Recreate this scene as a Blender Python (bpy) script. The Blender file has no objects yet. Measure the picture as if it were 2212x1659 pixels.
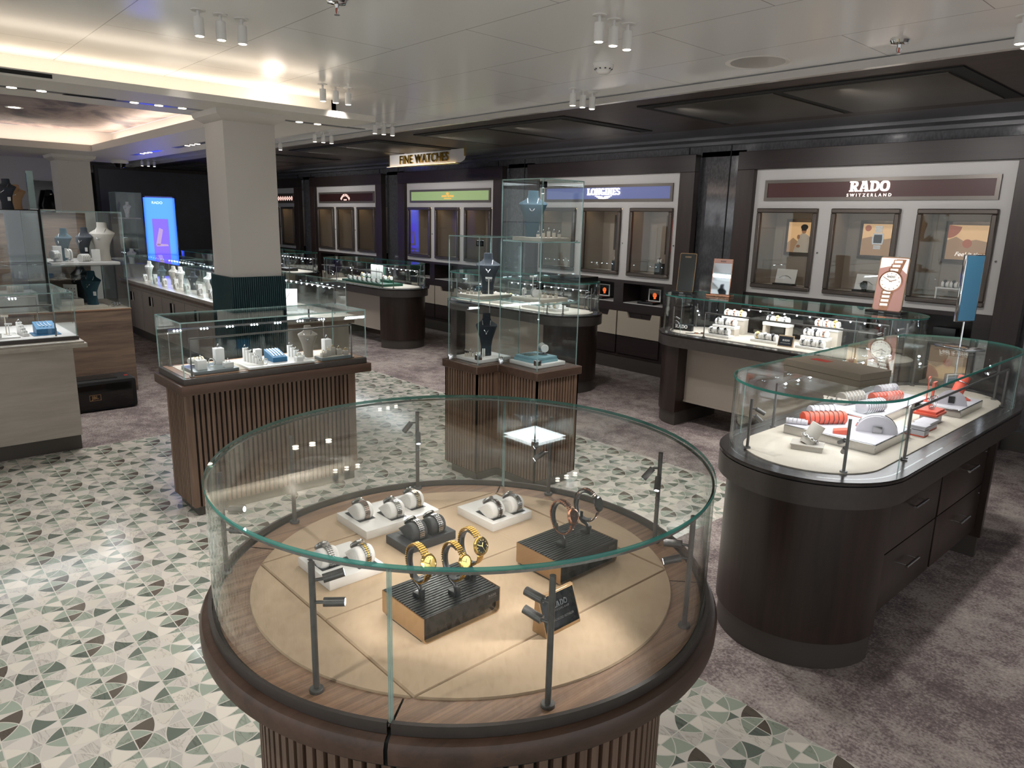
import bpy, bmesh, math, random
from mathutils import Vector, Matrix
PI = math.pi
sc = bpy.context.scene
COL = sc.collection
rnd = random.Random(7)
R = math.radians

# ------------------------------------------------------------------ materials
class NT:
    def __init__(s, name):
        s.m = bpy.data.materials.new(name); s.m.use_nodes = True
        s.t = s.m.node_tree; s.n = s.t.nodes; s.n.clear()
        s.out = s.n.new('ShaderNodeOutputMaterial')
    def new(s, ty, **kw):
        n = s.n.new(ty)
        for k, v in kw.items():
            if k.startswith('_'): setattr(n, k[1:], v)
            else:
                key = int(k[1:]) if k[0] == 'i' and k[1:].isdigit() else k.replace('__', ' ')
                if isinstance(v, bpy.types.NodeSocket): s.t.links.new(v, n.inputs[key])
                else: n.inputs[key].default_value = v
        return n
    def link(s, a, b): s.t.links.new(a, b)
    def math(s, op, a, b=0.0, c=None):
        n = s.n.new('ShaderNodeMath'); n.operation = op
        for i, v in enumerate((a, b, c)):
            if v is None: continue
            if isinstance(v, (int, float)): n.inputs[i].default_value = v
            else: s.t.links.new(v, n.inputs[i])
        return n.outputs[0]
    def ramp(s, fac, stops, interp='LINEAR'):
        n = s.n.new('ShaderNodeValToRGB'); n.color_ramp.interpolation = interp
        e = n.color_ramp.elements
        while len(e) > 1: e.remove(e[-1])
        for i, (p, c) in enumerate(stops):
            el = e[0] if i == 0 else e.new(p)
            el.position = p; el.color = (*c, 1)
        s.t.links.new(fac, n.inputs[0]); return n.outputs[0]
    def mix(s, fac, a, b):
        n = s.n.new('ShaderNodeMix'); n.data_type = 'RGBA'
        for i, v in ((0, fac), (6, a), (7, b)):
            if isinstance(v, bpy.types.NodeSocket): s.t.links.new(v, n.inputs[i])
            else: n.inputs[i].default_value = v if i == 0 else (*v, 1)
        return n.outputs[2]
    def bsdf(s, color, rough=.5, metal=0.0, **kw):
        b = s.new('ShaderNodeBsdfPrincipled')
        for k, v in (('Base Color', color), ('Roughness', rough), ('Metallic', metal)):
            if isinstance(v, bpy.types.NodeSocket): s.link(v, b.inputs[k])
            else: b.inputs[k].default_value = (*v, 1) if k == 'Base Color' else v
        for k, v in kw.items():
            k = k.replace('__', ' ')
            if isinstance(v, bpy.types.NodeSocket): s.link(v, b.inputs[k])
            else: b.inputs[k].default_value = v
        s.link(b.outputs[0], s.out.inputs[0]); return b

def srgb(h):
    h = h.lstrip('#'); c = [int(h[i:i+2], 16)/255 for i in (0, 2, 4)]
    return tuple(x/12.92 if x <= .04045 else ((x+.055)/1.055)**2.4 for x in c)

MATS = {}
def plain(name, col, rough=.5, metal=0.0, noise=0.0, scale=30, **kw):
    t = NT(name)
    c = srgb(col) if isinstance(col, str) else col
    if noise:
        tc = t.new('ShaderNodeTexCoord')
        nz = t.new('ShaderNodeTexNoise', Vector=tc.outputs['Object'], Scale=scale, Detail=4.0)
        c = t.ramp(nz.outputs[0], [(.3, tuple(x*(1-noise) for x in c)), (.7, tuple(min(1, x*(1+noise)) for x in c))])
    t.bsdf(c, rough, metal, **kw); MATS[name] = t.m; return t.m

def wood(name, a, b, rough=.4, axis='Z', scale=1.0, streak=14, bump=.0):
    """streaky wood: grain runs along the axis"""
    t = NT(name); tc = t.new('ShaderNodeTexCoord')
    sv = {'X': (1.2, streak, streak), 'Y': (streak, 1.2, streak), 'Z': (streak, streak, 1.2)}[axis]
    mp = t.new('ShaderNodeMapping', Vector=tc.outputs['Object'], Scale=tuple(v*scale for v in sv))
    n1 = t.new('ShaderNodeTexNoise', Vector=mp.outputs[0], Scale=1.0, Detail=6.0, Roughness=.6, Distortion=.6)
    mp2 = t.new('ShaderNodeMapping', Vector=tc.outputs['Object'], Scale=tuple(v*scale*5 for v in sv))
    n2 = t.new('ShaderNodeTexNoise', Vector=mp2.outputs[0], Scale=1.0, Detail=3.0)
    f = t.math('ADD', t.math('MULTIPLY', n1.outputs[0], .75), t.math('MULTIPLY', n2.outputs[0], .25))
    c = t.ramp(f, [(.34, srgb(a)), (.62, srgb(b))])
    t.bsdf(c, rough); MATS[name] = t.m; return t.m

def emit(name, col, strength):
    t = NT(name); e = t.new('ShaderNodeEmission', Color=(*srgb(col), 1), Strength=strength)
    t.link(e.outputs[0], t.out.inputs[0]); MATS[name] = t.m; return t.m

def glass_mat(name, tint=(.985, .993, .99), refl=1.0):
    """architectural glass pane: Fresnel mirror over clear see-through"""
    t = NT(name)
    ge = t.new('ShaderNodeNewGeometry')
    dt = t.new('ShaderNodeVectorMath', _operation='DOT_PRODUCT', i0=ge.outputs['Normal'], i1=ge.outputs['Incoming'])
    om = t.math('SUBTRACT', 1.0, t.math('ABSOLUTE', dt.outputs['Value']))
    sch = t.math('ADD', .04, t.math('MULTIPLY', .96, t.math('POWER', om, 5.0)))
    tr = t.new('ShaderNodeBsdfTransparent', Color=(*tint, 1))
    gl = t.new('ShaderNodeBsdfGlossy', Roughness=0.015)
    gl.inputs['Color'].default_value = (.95, 1, .98, 1)
    f = t.math('MULTIPLY', sch, refl)
    mx = t.new('ShaderNodeMixShader', i0=f, i1=tr.outputs[0], i2=gl.outputs[0])
    t.link(mx.outputs[0], t.out.inputs[0]); MATS[name] = t.m; return t.m
glass_mat('glass', refl=.8)
glass_mat('tower_glass', (.975, .99, .99), refl=.7)
# green polished edge of a glass pane
t = NT('glass_edge'); tr = t.new('ShaderNodeBsdfTransparent', Color=(.25, .6, .52, 1))
pb = t.new('ShaderNodeBsdfPrincipled'); pb.inputs['Base Color'].default_value = (*srgb('4f9c90'), 1); pb.inputs['Roughness'].default_value = .12
mx = t.new('ShaderNodeMixShader', i0=.72, i1=tr.outputs[0], i2=pb.outputs[0]); t.link(mx.outputs[0], t.out.inputs[0]); MATS['glass_edge'] = t.m
t = NT('glass_edge_pale'); tr = t.new('ShaderNodeBsdfTransparent', Color=(.82, .92, .90, 1))
pb = t.new('ShaderNodeBsdfPrincipled'); pb.inputs['Base Color'].default_value = (*srgb('b4cdc9'), 1); pb.inputs['Roughness'].default_value = .1
mx = t.new('ShaderNodeMixShader', i0=.42, i1=tr.outputs[0], i2=pb.outputs[0]); t.link(mx.outputs[0], t.out.inputs[0]); MATS['glass_edge_pale'] = t.m

wood('dark_wood', '1f1612', '33251f', .35)
wood('dark_wood_x', '35291f', '53423a', .4, 'X', streak=16)
wood('frame_wood', '211817', '2f2422', .42, 'X', streak=12)
wood('frame_wood_z', '2a1f1c', '3a2c28', .42, 'Z', streak=12)
wood('ledge_wood', '3e2e25', '543f33', .38, 'Y', streak=22)
wood('slat_wood', '5c4638', '7b6352', .5, 'Z', streak=22)
wood('ring_wood', '6f5443', 'a88468', .42, 'Y', streak=60, scale=1.0)
wood('oak_wood', '5c4c42', '887260', .45, 'Y', streak=18)
wood('pale_laminate', 'a69c90', 'bab1a6', .45, 'Y', streak=10)
wood('soffit_wood', '2a1f1a', '3e302a', .45, 'X', streak=12)
plain('slat_gap', '17100d', .8)
plain('bronze_metal', '4c4642', .38, .35, noise=.08)
plain('counter_top_metal', '45403e', .22, .5)
plain('kick_metal', '4f4a45', .42, .3)
plain('black_gap', '080808', .7)
plain('suede', 'bfa689', .85, noise=.10, scale=9)
plain('suede_pale', 'c2b9ab', .8, noise=.05, scale=10)
plain('white_lacquer', 'e9e6e1', .22)
plain('white_matte', 'e4e2de', .6)
plain('cushion_white', 'e8e5e0', .55)
plain('charcoal', '2f3135', .5)
plain('black_plastic', '101113', .35)
plain('black_gloss', '08090b', .08)
plain('beige_metal', 'b79c7c', .3, .5)
plain('bronze_side', 'a5855f', .3, .5)
plain('gray_metal', '7c7b7a', .32, .7)
plain('post_metal', '6a6866', .35, .6)
plain('chrome', 'dcdcdc', .08, 1.0)
plain('steel', 'a9a8a6', .12, 1.0)
plain('gold', 'c8a452', .16, 1.0)
plain('gold_pale', 'e0c074', .2, 1.0)
plain('rose_gold', 'c08a6e', .18, 1.0)
plain('brown_ceramic', '3a221d', .1, .1)
plain('black_ceramic', '151417', .08, .2)
plain('dial_gold', 'd9bd6c', .3, .5)
plain('dial_white', 'e6e3dc', .4)
plain('wall_white', 'd5d0ca', .55)
plain('column_white', 'c9c3bb', .55)
plain('panel_white', 'd2cecb', .4)
plain('ceiling_white', 'c0bcb6', .18)
plain('cove_white', 'd8d2c8', .5)
plain('sign_bezel', '77706a', .35, .4)
plain('window_bezel', '5f5650', .3, .5)
plain('niche_beige', 'a09488', .6)
plain('wall_gray', '55555a', .25, noise=.05, scale=4)
plain('crown_gray', '4a4a4e', .35)
plain('soffit_panel', '4a4640', .4, .3, noise=.12, scale=2)
plain('drawer_beige', 'b7aa98', .4)
plain('cream_door', 'a3988c', .4)
plain('marble_top', 'b4ab9f', .25, noise=.1, scale=14)
plain('green_ribbed', '0c3236', .35)
plain('teal_velvet', '103a48', .7, Sheen__Weight=.1)
plain('navy_velvet', '0c1724', .7, Sheen__Weight=.1)
plain('blue_leather', '2f6f9a', .45)
plain('light_blue', '7fa6b0', .5)
plain('coral', 'd4573f', .5)
plain('lilac_gray', 'bdbabf', .6)
plain('stone_gray', 'b3aca2', .6)
plain('bust_gray', '857d73', .6)
plain('slab_gray', '6f7778', .35)
plain('rose_paper', 'd3a79c', .4)
plain('box_taupe', '837868', .55)
plain('maroon', '3a1f1e', .35)
plain('speaker_black', '0d0d0e', .6)
plain('painted_blue_reflection', '35708f', .15, .3)  # blue reflection put into the mirror's base colour
plain('green_box', '12503c', .5)
plain('red_card', 'b0202c', .5)
plain('skin', 'b98a6c', .6)
plain('shirt', 'd9cfc2', .7)
plain('hair', '14100e', .6)
plain('wood_bust', 'a7825c', .5)
plain('dark_screen', '2b2f2a', .15)
plain('mirror', 'c9ccce', .03, 1.0)
plain('smoked', '1a1716', .1)
emit('lamp_on', 'fff1dd', 7)
emit('led', 'e8f3ff', 16)
emit('sign_light', 'fff4e6', 1.2)
emit('sign_rose', 'f4c9bd', .7)
emit('sign_gold', 'e8b25a', .6)
emit('cove_strip', 'ffe6c4', 5.0)
emit('strip_warm', 'ffd9a0', 2.5)

def sign_back(name, col, strength):
    t = NT(name); tc = t.new('ShaderNodeTexCoord')
    b = t.bsdf(srgb(col), .4); b.inputs['Emission Color'].default_value = (*srgb(col), 1); b.inputs['Emission Strength'].default_value = strength*.45
    MATS[name] = t.m
sign_back('sign_blue', '5a628e', .75)
sign_back('sign_green', '8ba06f', .75)
sign_back('sign_maroon', '452523', .25)
sign_back('poster_sand', 'b8956c', .9)
sign_back('poster_dune', '8a6d52', .7)
sign_back('poster_planet', '8d4f38', .7)
sign_back('poster_orange', 'd0632c', 1.0)
sign_back('poster_red', '7a2015', .8)
sign_back('poster_rose', 'b98c82', .55)
sign_back('poster_white', 'efe9e2', .8)
sign_back('screen_blue', '2a5fe0', 1.7)
sign_back('screen_violet', '4a30dc', 1.7)
sign_back('screen_brown', '7d6046', .7)
sign_back('screen_text', 'a9c6ff', 1.8)

# reflective mottled wallcovering between the displays
t = NT('wall_panel'); tc = t.new('ShaderNodeTexCoord')
mp = t.new('ShaderNodeMapping', Vector=tc.outputs['Object'], Scale=(60, 60, 25))
nz = t.new('ShaderNodeTexNoise', Vector=mp.outputs[0], Scale=1.0, Detail=2.0)
c = t.ramp(nz.outputs[0], [(.35, srgb('4a4a4d')), (.65, srgb('5c5b5e'))]); t.bsdf(c, .10, .15, Coat__Weight=1.0, Coat__Roughness=.05); MATS['wall_panel'] = t.m

# painted cloudy mural on the ceiling
t = NT('mural'); tc = t.new('ShaderNodeTexCoord')
mp = t.new('ShaderNodeMapping', Vector=tc.outputs['Object'], Scale=(.9, 1.5, 1))
nz = t.new('ShaderNodeTexNoise', Vector=mp.outputs[0], Scale=1.1, Detail=7.0, Roughness=.55, Distortion=1.2)
c = t.ramp(nz.outputs[0], [(.30, srgb('3b434d')), (.42, srgb('776c6d')), (.50, srgb('a3938b')), (.58, srgb('b3a59c')), (.68, srgb('8d7c79')), (.8, srgb('5a6069'))])
t.bsdf(c, .55); MATS['mural'] = t.m

# carpet
t = NT('carpet'); tc = t.new('ShaderNodeTexCoord')
n1 = t.new('ShaderNodeTexNoise', Vector=tc.outputs['Object'], Scale=1.6, Detail=5.0, Roughness=.65)
n2 = t.new('ShaderNodeTexNoise', Vector=tc.outputs['Object'], Scale=9.0, Detail=6.0, Roughness=.75)
n3 = t.new('ShaderNodeTexNoise', Vector=tc.outputs['Object'], Scale=85.0, Detail=2.0, Roughness=.6)
f = t.math('ADD', t.math('ADD', t.math('MULTIPLY', n1.outputs[0], .35), t.math('MULTIPLY', n2.outputs[0], .35)), t.math('MULTIPLY', n3.outputs[0], .30))
c = t.ramp(f, [(.40, srgb('5d5253')), (.475, srgb('7a6d6b')), (.51, srgb('948884')), (.56, srgb('a39892')), (.62, srgb('b6aba4'))])
t.bsdf(c, .95); MATS['carpet'] = t.m

# marble mosaic: overlapping quarter circles, cell A, straight joints through the cell centres
SEED = 0.5
def mosaic():
    A = .1645
    t = NT('mosaic'); tc = t.new('ShaderNodeTexCoord')
    sp = t.new('ShaderNodeSeparateXYZ', Vector=tc.outputs['Object'])
    M = t.math
    # cell centres at x = -1.163 + kA, y = 2.109 + kA ; lattice corners half a cell away
    X = M('DIVIDE', M('ADD', sp.outputs[0], 1.163 + A/2), A); Y = M('DIVIDE', M('SUBTRACT', sp.outputs[1], 2.109 + A/2), A)
    m = M('FLOOR', M('ADD', X, .5)); n = M('FLOOR', M('ADD', Y, .5))
    u = M('SUBTRACT', X, m); v = M('SUBTRACT', Y, n)
    p = M('ABSOLUTE', u); q = M('ABSOLUTE', v); su = M('SIGN', u); sv = M('SIGN', v)
    p1 = M('SUBTRACT', 1.0, p); q1 = M('SUBTRACT', 1.0, q)
    hyp = lambda a, b: M('SQRT', M('ADD', M('MULTIPLY', a, a), M('MULTIPLY', b, b)))
    d1 = hyp(p1, q); d2 = hyp(p, q1); d3 = hyp(p1, q1)
    b1 = M('LESS_THAN', d1, 1.0); b2 = M('LESS_THAN', d2, 1.0); b3 = M('LESS_THAN', d3, 1.0)
    only1 = M('MULTIPLY', b1, M('SUBTRACT', 1.0, b2)); only2 = M('MULTIPLY', b2, M('SUBTRACT', 1.0, b1))
    su = M('MULTIPLY', su, M('SUBTRACT', 1.0, only2)); sv = M('MULTIPLY', sv, M('SUBTRACT', 1.0, only1))
    m2 = M('FLOORED_MODULO', m, 2.0); n2_ = M('FLOORED_MODULO', n, 2.0)
    a = M('ADD', M('MULTIPLY', m2, 7.31), M('ADD', M('MULTIPLY', su, 1.7), M('MULTIPLY', b1, 31.3)))
    b = M('ADD', M('MULTIPLY', n2_, 5.17), M('ADD', M('MULTIPLY', sv, 1.9), M('ADD', M('MULTIPLY', b2, 17.7), M('MULTIPLY', b3, 3.3))))
    cv = t.new('ShaderNodeCombineXYZ', i0=a, i1=b, i2=SEED)
    cv2 = t.new('ShaderNodeCombineXYZ', i0=M('ADD', a, M('MULTIPLY', m, 3.7)), i1=M('ADD', b, M('MULTIPLY', n, 2.9)), i2=0.5)
    wp = t.new('ShaderNodeTexWhiteNoise', Vector=cv2.outputs[0]); wp.noise_dimensions = '3D'
    wn = t.new('ShaderNodeTexWhiteNoise', Vector=cv.outputs[0]); wn.noise_dimensions = '3D'
    W1, W2, G0, L0, Dk, Db = 'cfc8bc', 'c4beb5', 'b1ada6', '929b8d', '656d64', '5f5850'
    base = t.ramp(wn.outputs[0], [(0, srgb(W1)), (.34, srgb(W2)), (.52, srgb(G0)), (.62, srgb(L0)), (.79, srgb(Dk)), (.93, srgb(Db))], 'CONSTANT')
    # veins, shifted per piece
    ofs = t.new('ShaderNodeVectorMath', _operation='SCALE', i0=wp.outputs[1]); ofs.inputs[3].default_value = 20
    pos = t.new('ShaderNodeVectorMath', _operation='ADD', i0=tc.outputs['Object'], i1=ofs.outputs[0])
    mp = t.new('ShaderNodeMapping', Vector=pos.outputs[0], Scale=(4, 13, 4), Rotation=(0, 0, .6))
    vn = t.new('ShaderNodeTexNoise', Vector=mp.outputs[0], Scale=1.0, Detail=5.0, Roughness=.55, Distortion=2.5)
    ridge = M('ADD', M('ABSOLUTE', M('SUBTRACT', vn.outputs[0], .5)), M('MULTIPLY', M('GREATER_THAN', wp.outputs[0], .55), .03))
    vein = t.ramp(ridge, [(0, (.60, .60, .59)), (.012, (.84, .83, .82)), (.035, (1, 1, 1))])
    mul = t.new('ShaderNodeMix', _data_type='RGBA', _blend_type='MULTIPLY'); mul.inputs[0].default_value = .8
    t.link(base, mul.inputs[6]); t.link(vein, mul.inputs[7])
    # joints
    e = M('MINIMUM', M('ABSOLUTE', M('SUBTRACT', d1, 1.0)), M('ABSOLUTE', M('SUBTRACT', d2, 1.0)))
    e = M('MINIMUM', e, M('ABSOLUTE', M('SUBTRACT', d3, 1.0)))
    e = M('MINIMUM', e, M('SUBTRACT', .5, p)); e = M('MINIMUM', e, M('SUBTRACT', .5, q))
    j = M('LESS_THAN', e, .011)
    tone = t.new('ShaderNodeHueSaturation', Value=M('ADD', .88, M('MULTIPLY', wp.outputs[0], .2))); t.link(mul.outputs[2], tone.inputs['Color'])
    col = t.mix(j, tone.outputs[0], srgb('c6c1b7'))
    t.bsdf(col, .13, 0.0, Specular__IOR__Level=.45)
    MATS['mosaic'] = t.m
mosaic()

# ------------------------------------------------------------------ mesh builder
class MB:
    def __init__(s): s.b = bmesh.new(); s.T = Matrix.Identity(4)
    def _v(s, co): return s.b.verts.new(s.T @ Vector(co))
    def _f(s, vs, smooth=False):
        try:
            f = s.b.faces.new(vs); f.smooth = smooth; return f
        except ValueError: return None
    def box(s, x0, x1, y0, y1, z0, z1, bev=0.0):
        if bev:
            tmp = bmesh.new(); bmesh.ops.create_cube(tmp, size=1)
            for v in tmp.verts: v.co = Vector(((x0+x1)/2+v.co.x*(x1-x0), (y0+y1)/2+v.co.y*(y1-y0), (z0+z1)/2+v.co.z*(z1-z0)))
            bmesh.ops.bevel(tmp, geom=list(tmp.edges), offset=bev, segments=2, profile=.6, affect='EDGES')
            s.merge(tmp); return s
        vs = [s._v((x, y, z)) for z in (z0, z1) for y in (y0, y1) for x in (x0, x1)]
        for a in ((0, 2, 3, 1), (4, 5, 7, 6), (0, 1, 5, 4), (2, 6, 7, 3), (0, 4, 6, 2), (1, 3, 7, 5)): s._f([vs[i] for i in a])
        return s
    def merge(s, tmp, smooth=None):
        mp = {}
        for v in tmp.verts: mp[v] = s._v(v.co)
        for f in tmp.faces:
            s._f([mp[v] for v in f.verts], f.smooth if smooth is None else smooth)
        tmp.free()
    def prism(s, pts, z0, z1, smooth=False, cap=True):
        n = len(pts); lo = [s._v((x, y, z0)) for x, y in pts]; hi = [s._v((x, y, z1)) for x, y in pts]
        for i in range(n): s._f([lo[i], lo[(i+1) % n], hi[(i+1) % n], hi[i]], smooth)
        if cap: s._f(hi); s._f(lo[::-1])
        return s
    def lathe(s, prof, c=(0, 0, 0), n=48, smooth=True, a0=0, a1=2*PI, sx=1, sy=1):
        full = abs(a1-a0-2*PI) < 1e-6; k = n if full else n+1; rings = []
        for (r, z) in prof:
            if r < 1e-7: rings.append([s._v((c[0], c[1], c[2]+z))])
            else: rings.append([s._v((c[0]+sx*r*math.cos(a0+(a1-a0)*i/n), c[1]+sy*r*math.sin(a0+(a1-a0)*i/n), c[2]+z)) for i in range(k)])
        for a, b in zip(rings, rings[1:]):
            m = n
            for i in range(m):
                j = (i+1) % k
                if len(a) == 1 and len(b) == 1: continue
                if len(a) == 1: s._f([a[0], b[j], b[i]], smooth)
                elif len(b) == 1: s._f([a[i], a[j], b[0]], smooth)
                else: s._f([a[i], a[j], b[j], b[i]], smooth)
        return s
    def cyl(s, p0, p1, r0, r1=None, n=16, smooth=True):
        r1 = r0 if r1 is None else r1
        p0 = Vector(p0); p1 = Vector(p1); d = (p1-p0); L = d.length
        q = d.to_track_quat('Z', 'Y').to_matrix().to_4x4(); o = s.T
        s.T = o @ Matrix.Translation(p0) @ q
        lo = [s._v((r0*math.cos(2*PI*i/n), r0*math.sin(2*PI*i/n), 0)) for i in range(n)]
        hi = [s._v((r1*math.cos(2*PI*i/n), r1*math.sin(2*PI*i/n), L)) for i in range(n)]
        for i in range(n): s._f([lo[i], lo[(i+1) % n], hi[(i+1) % n], hi[i]], smooth)
        s._f(hi); s._f(lo[::-1]); s.T = o; return s
    def tube(s, pts, r, n=8, closed=False):
        pts = [Vector(p) for p in pts]; m = len(pts); rings = []; up = None
        for i, p in enumerate(pts):
            a = pts[i-1] if (i or closed) else p; b = pts[(i+1) % m] if (i < m-1 or closed) else p
            d = (b-a).normalized()
            if up is None: up = Vector((0, 0, 1)) if abs(d.z) < .9 else Vector((1, 0, 0))
            x = d.cross(up).normalized(); y = x.cross(d); up = y
            rr = r[i] if isinstance(r, (list, tuple)) else r
            rings.append([s._v(p + x*rr*math.cos(2*PI*k/n) + y*rr*math.sin(2*PI*k/n)) for k in range(n)])
        for i in range(m if closed else m-1):
            a, b = rings[i], rings[(i+1) % m]
            for k in range(n): s._f([a[k], a[(k+1) % n], b[(k+1) % n], b[k]], True)
        if not closed: s._f(rings[0]); s._f(rings[-1][::-1])
        return s
    def ball(s, c, r, sx=1, sy=1, sz=1, u=16, v=10):
        tmp = bmesh.new(); bmesh.ops.create_uvsphere(tmp, u_segments=u, v_segments=v, radius=r)
        for w in tmp.verts: w.co = Vector((c[0]+w.co.x*sx, c[1]+w.co.y*sy, c[2]+w.co.z*sz))
        s.merge(tmp, True); return s
    def loft(s, rings, smooth=True, caps=True):
        R_ = [[s._v(p) for p in r] for r in rings]; n = len(R_[0])
        for a, b in zip(R_, R_[1:]):
            for i in range(n): s._f([a[i], a[(i+1) % n], b[(i+1) % n], b[i]], smooth)
        if caps: s._f(R_[0][::-1]); s._f(R_[-1])
        return s
    def build(s, name, mat, parent=None, world=False, bevel=0):
        me = bpy.data.meshes.new(name)
        bmesh.ops.recalc_face_normals(s.b, faces=s.b.faces)
        if world and parent is not None:
            inv = (Matrix.Translation(parent.location) @ parent.rotation_euler.to_matrix().to_4x4()).inverted()
            p = parent.parent
            if p is not None: inv = inv @ (Matrix.Translation(p.location) @ p.rotation_euler.to_matrix().to_4x4()).inverted()
            s.b.transform(inv)
        s.b.to_mesh(me); s.b.free()
        me.set_sharp_from_angle(angle=R(38))
        me.materials.append(MATS[mat] if isinstance(mat, str) else mat)
        o = bpy.data.objects.new(name, me); COL.objects.link(o); o.parent = parent
        if bevel:
            md = o.modifiers.new('Bevel', 'BEVEL'); md.width = bevel; md.segments = 2; md.limit_method = 'ANGLE'
        return o

def thing(name, label, cat, loc=(0, 0, 0), rz=0, group=None):
    o = bpy.data.objects.new(name, None); COL.objects.link(o); o.empty_display_size = .05
    o.location = loc; o.rotation_euler = (0, 0, rz); o['label'] = label; o['category'] = cat
    if group: o['group'] = group
    return o
def tag(o, label, cat, group=None):
    o['label'] = label; o['category'] = cat
    if group: o['group'] = group
    return o
def struct(mb, name, mat, **kw):
    o = mb.build(name, mat, **kw)
    if o.parent is None: o['kind'] = 'structure'
    return o
def dup(root, loc, rz, label=None, group=None, tilt=None):
    r = root.copy(); COL.objects.link(r); r.location = loc; r.rotation_euler = (tilt[0] if tilt else 0, tilt[1] if tilt else 0, rz)
    if label: r['label'] = label
    if group: r['group'] = group
    def rec(src, dst):
        for ch in src.children:
            c = ch.copy(); COL.objects.link(c); c.parent = dst; rec(ch, c)
    rec(root, r); return r

def text_mesh(txt, size, depth, spacing=1.0, bold=0.0, shear=0.0):
    cu = bpy.data.curves.new('text', 'FONT'); cu.body = txt; cu.size = size; cu.extrude = depth/2
    cu.align_x = 'CENTER'; cu.align_y = 'CENTER'; cu.space_character = spacing; cu.offset = bold; cu.shear = shear; cu.resolution_u = 3
    o = bpy.data.objects.new('text', cu); COL.objects.link(o)
    bpy.context.view_layer.update()
    me = bpy.data.meshes.new_from_object(o.evaluated_get(bpy.context.evaluated_depsgraph_get()))
    bpy.data.objects.remove(o); bpy.data.curves.remove(cu); return me
def text(name, txt, size, mat, parent, M, depth=.002, **kw):
    """M: local matrix placing the text plane (x right, y up, z out of the surface)"""
    me = text_mesh(txt, size, depth, **kw); me.transform(M); me.materials.clear(); me.materials.append(MATS[mat])
    o = bpy.data.objects.new(name, me); COL.objects.link(o); o.parent = parent; return o
def face_mat(loc, normal):
    """matrix for text on a vertical face with that outward normal"""
    n = Vector(normal).normalized(); up = Vector((0, 0, 1)); x = up.cross(n).normalized(); y = n.cross(x)
    return Matrix.Translation(Vector(loc)) @ Matrix((x, y, n)).transposed().to_4x4()

# slab-serif capital letters from strokes, unit height, returned as list of (quads) for the brand signs
def slab_letters(mb, word, h, gap=.12, w=.2, T=None, depth=.004, fat=1.0):
    """bold slab letters made of bars and ring segments, starting at x=0 in the xy plane, extruded in z"""
    o = mb.T; x = 0
    def bar(x0, y0, x1, y1, t):
        a = Vector((x0, y0)); b = Vector((x1, y1)); d = (b-a).normalized(); nn = Vector((-d.y, d.x))*t/2
        mb.prism([tuple(a-nn), tuple(b-nn), tuple(b+nn), tuple(a+nn)], 0, depth)
    def rect(x0, y0, x1, y1): mb.prism([(x0, y0), (x1, y0), (x1, y1), (x0, y1)], 0, depth)
    def arc(cx_, cy_, rx, ry, t, a0, a1, n=14, p=2.6):
        def pt(a, k):
            c_, s_ = math.cos(a), math.sin(a)
            return (cx_+(rx-k)*math.copysign(abs(c_)**(2/p), c_), cy_+(ry-k*.8)*math.copysign(abs(s_)**(2/p), s_))
        for i in range(n):
            u0 = a0+(a1-a0)*i/n; u1 = a0+(a1-a0)*(i+1)/n
            mb.prism([pt(u0, 0), pt(u1, 0), pt(u1, t), pt(u0, t)], 0, depth)
    for ch in word:
        t = w*h; s_ = .13*h; W = {'R': .86, 'A': .95, 'D': .9, 'O': .9, 'L': .68, 'N': .86, 'G': .84, 'I': .42, 'E': .7, 'S': .66}[ch]*h
        mb.T = o @ Matrix.Translation((x, 0, 0))
        if ch in 'RD':
            rect(.1*h, 0, .1*h+t, h); rect(0, 0, .1*h+t+.08*h, s_); rect(0, h-s_, .5*h, h)
        if ch == 'D': rect(0, 0, .5*h, s_); arc(.42*h, .5*h, W-.42*h, .5*h, t, -PI/2, PI/2)
        if ch == 'R':
            arc(.45*h, .72*h, W-.5*h, .28*h, t*.85, -PI/2, PI/2); rect(.2*h, .44*h, .5*h, .44*h+s_*.9)
            bar(.46*h, .5*h, .7*h, .04*h, t); rect(.6*h, 0, W+.02*h, s_)
        if ch == 'A':
            bar(.16*h, 0, .42*h, h, t*.7); bar(W-.16*h, 0, W-.4*h, h, t*1.1); rect(.24*h, .26*h, W-.24*h, .26*h+s_*.8)
            rect(0, 0, .36*h, s_); rect(W-.4*h, 0, W, s_); rect(.24*h, h-s_, .62*h, h)
        if ch == 'O': arc(W/2, .5*h, W/2, .5*h, t, 0, 2*PI, 28)
        if ch == 'G': arc(W/2, .5*h, W/2, .5*h, t, PI*.22, 2*PI-.25, 22); rect(W*.52, .34*h, W, .34*h+s_); rect(W-t, 0.02*h, W, .42*h)
        if ch == 'L': rect(.08*h, 0, .08*h+t, h); rect(0, h-s_, .4*h, h); rect(0, 0, W, s_); rect(W-t*.6, 0, W, .3*h)
        if ch == 'I': rect((W-t)/2, 0, (W+t)/2, h); rect(.02*h, 0, W-.02*h, s_); rect(.02*h, h-s_, W-.02*h, h)
        if ch == 'N':
            rect(.1*h, 0, .1*h+t*.6, h); rect(W-.1*h-t*.6, 0, W-.1*h, h); bar(.16*h, h-.08*h, W-.16*h, .08*h, t)
            rect(0, 0, .34*h, s_); rect(W-.34*h, h-s_, W, h); rect(0, h-s_, .3*h, h)
        if ch == 'E':
            rect(.08*h, 0, .08*h+t, h)
            for yy in (0, .5*h-s_/2, h-s_): rect(0 if yy != .5*h-s_/2 else .1*h, yy, W-(.12*h if 0 < yy < .6*h else 0), yy+s_)
            rect(W-t*.5, 0, W, .28*h); rect(W-t*.5, .74*h, W, h)
        if ch == 'S':
            arc(W/2, .72*h, W/2, .28*h, t*.8, .3, PI*1.5, 16, 2); arc(W/2, .29*h, W/2, .29*h, t*.8, -PI+.3, PI/2, 16, 2)
        x += W + gap*h*.6
    mb.T = o; return x - gap*h*.6
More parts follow.
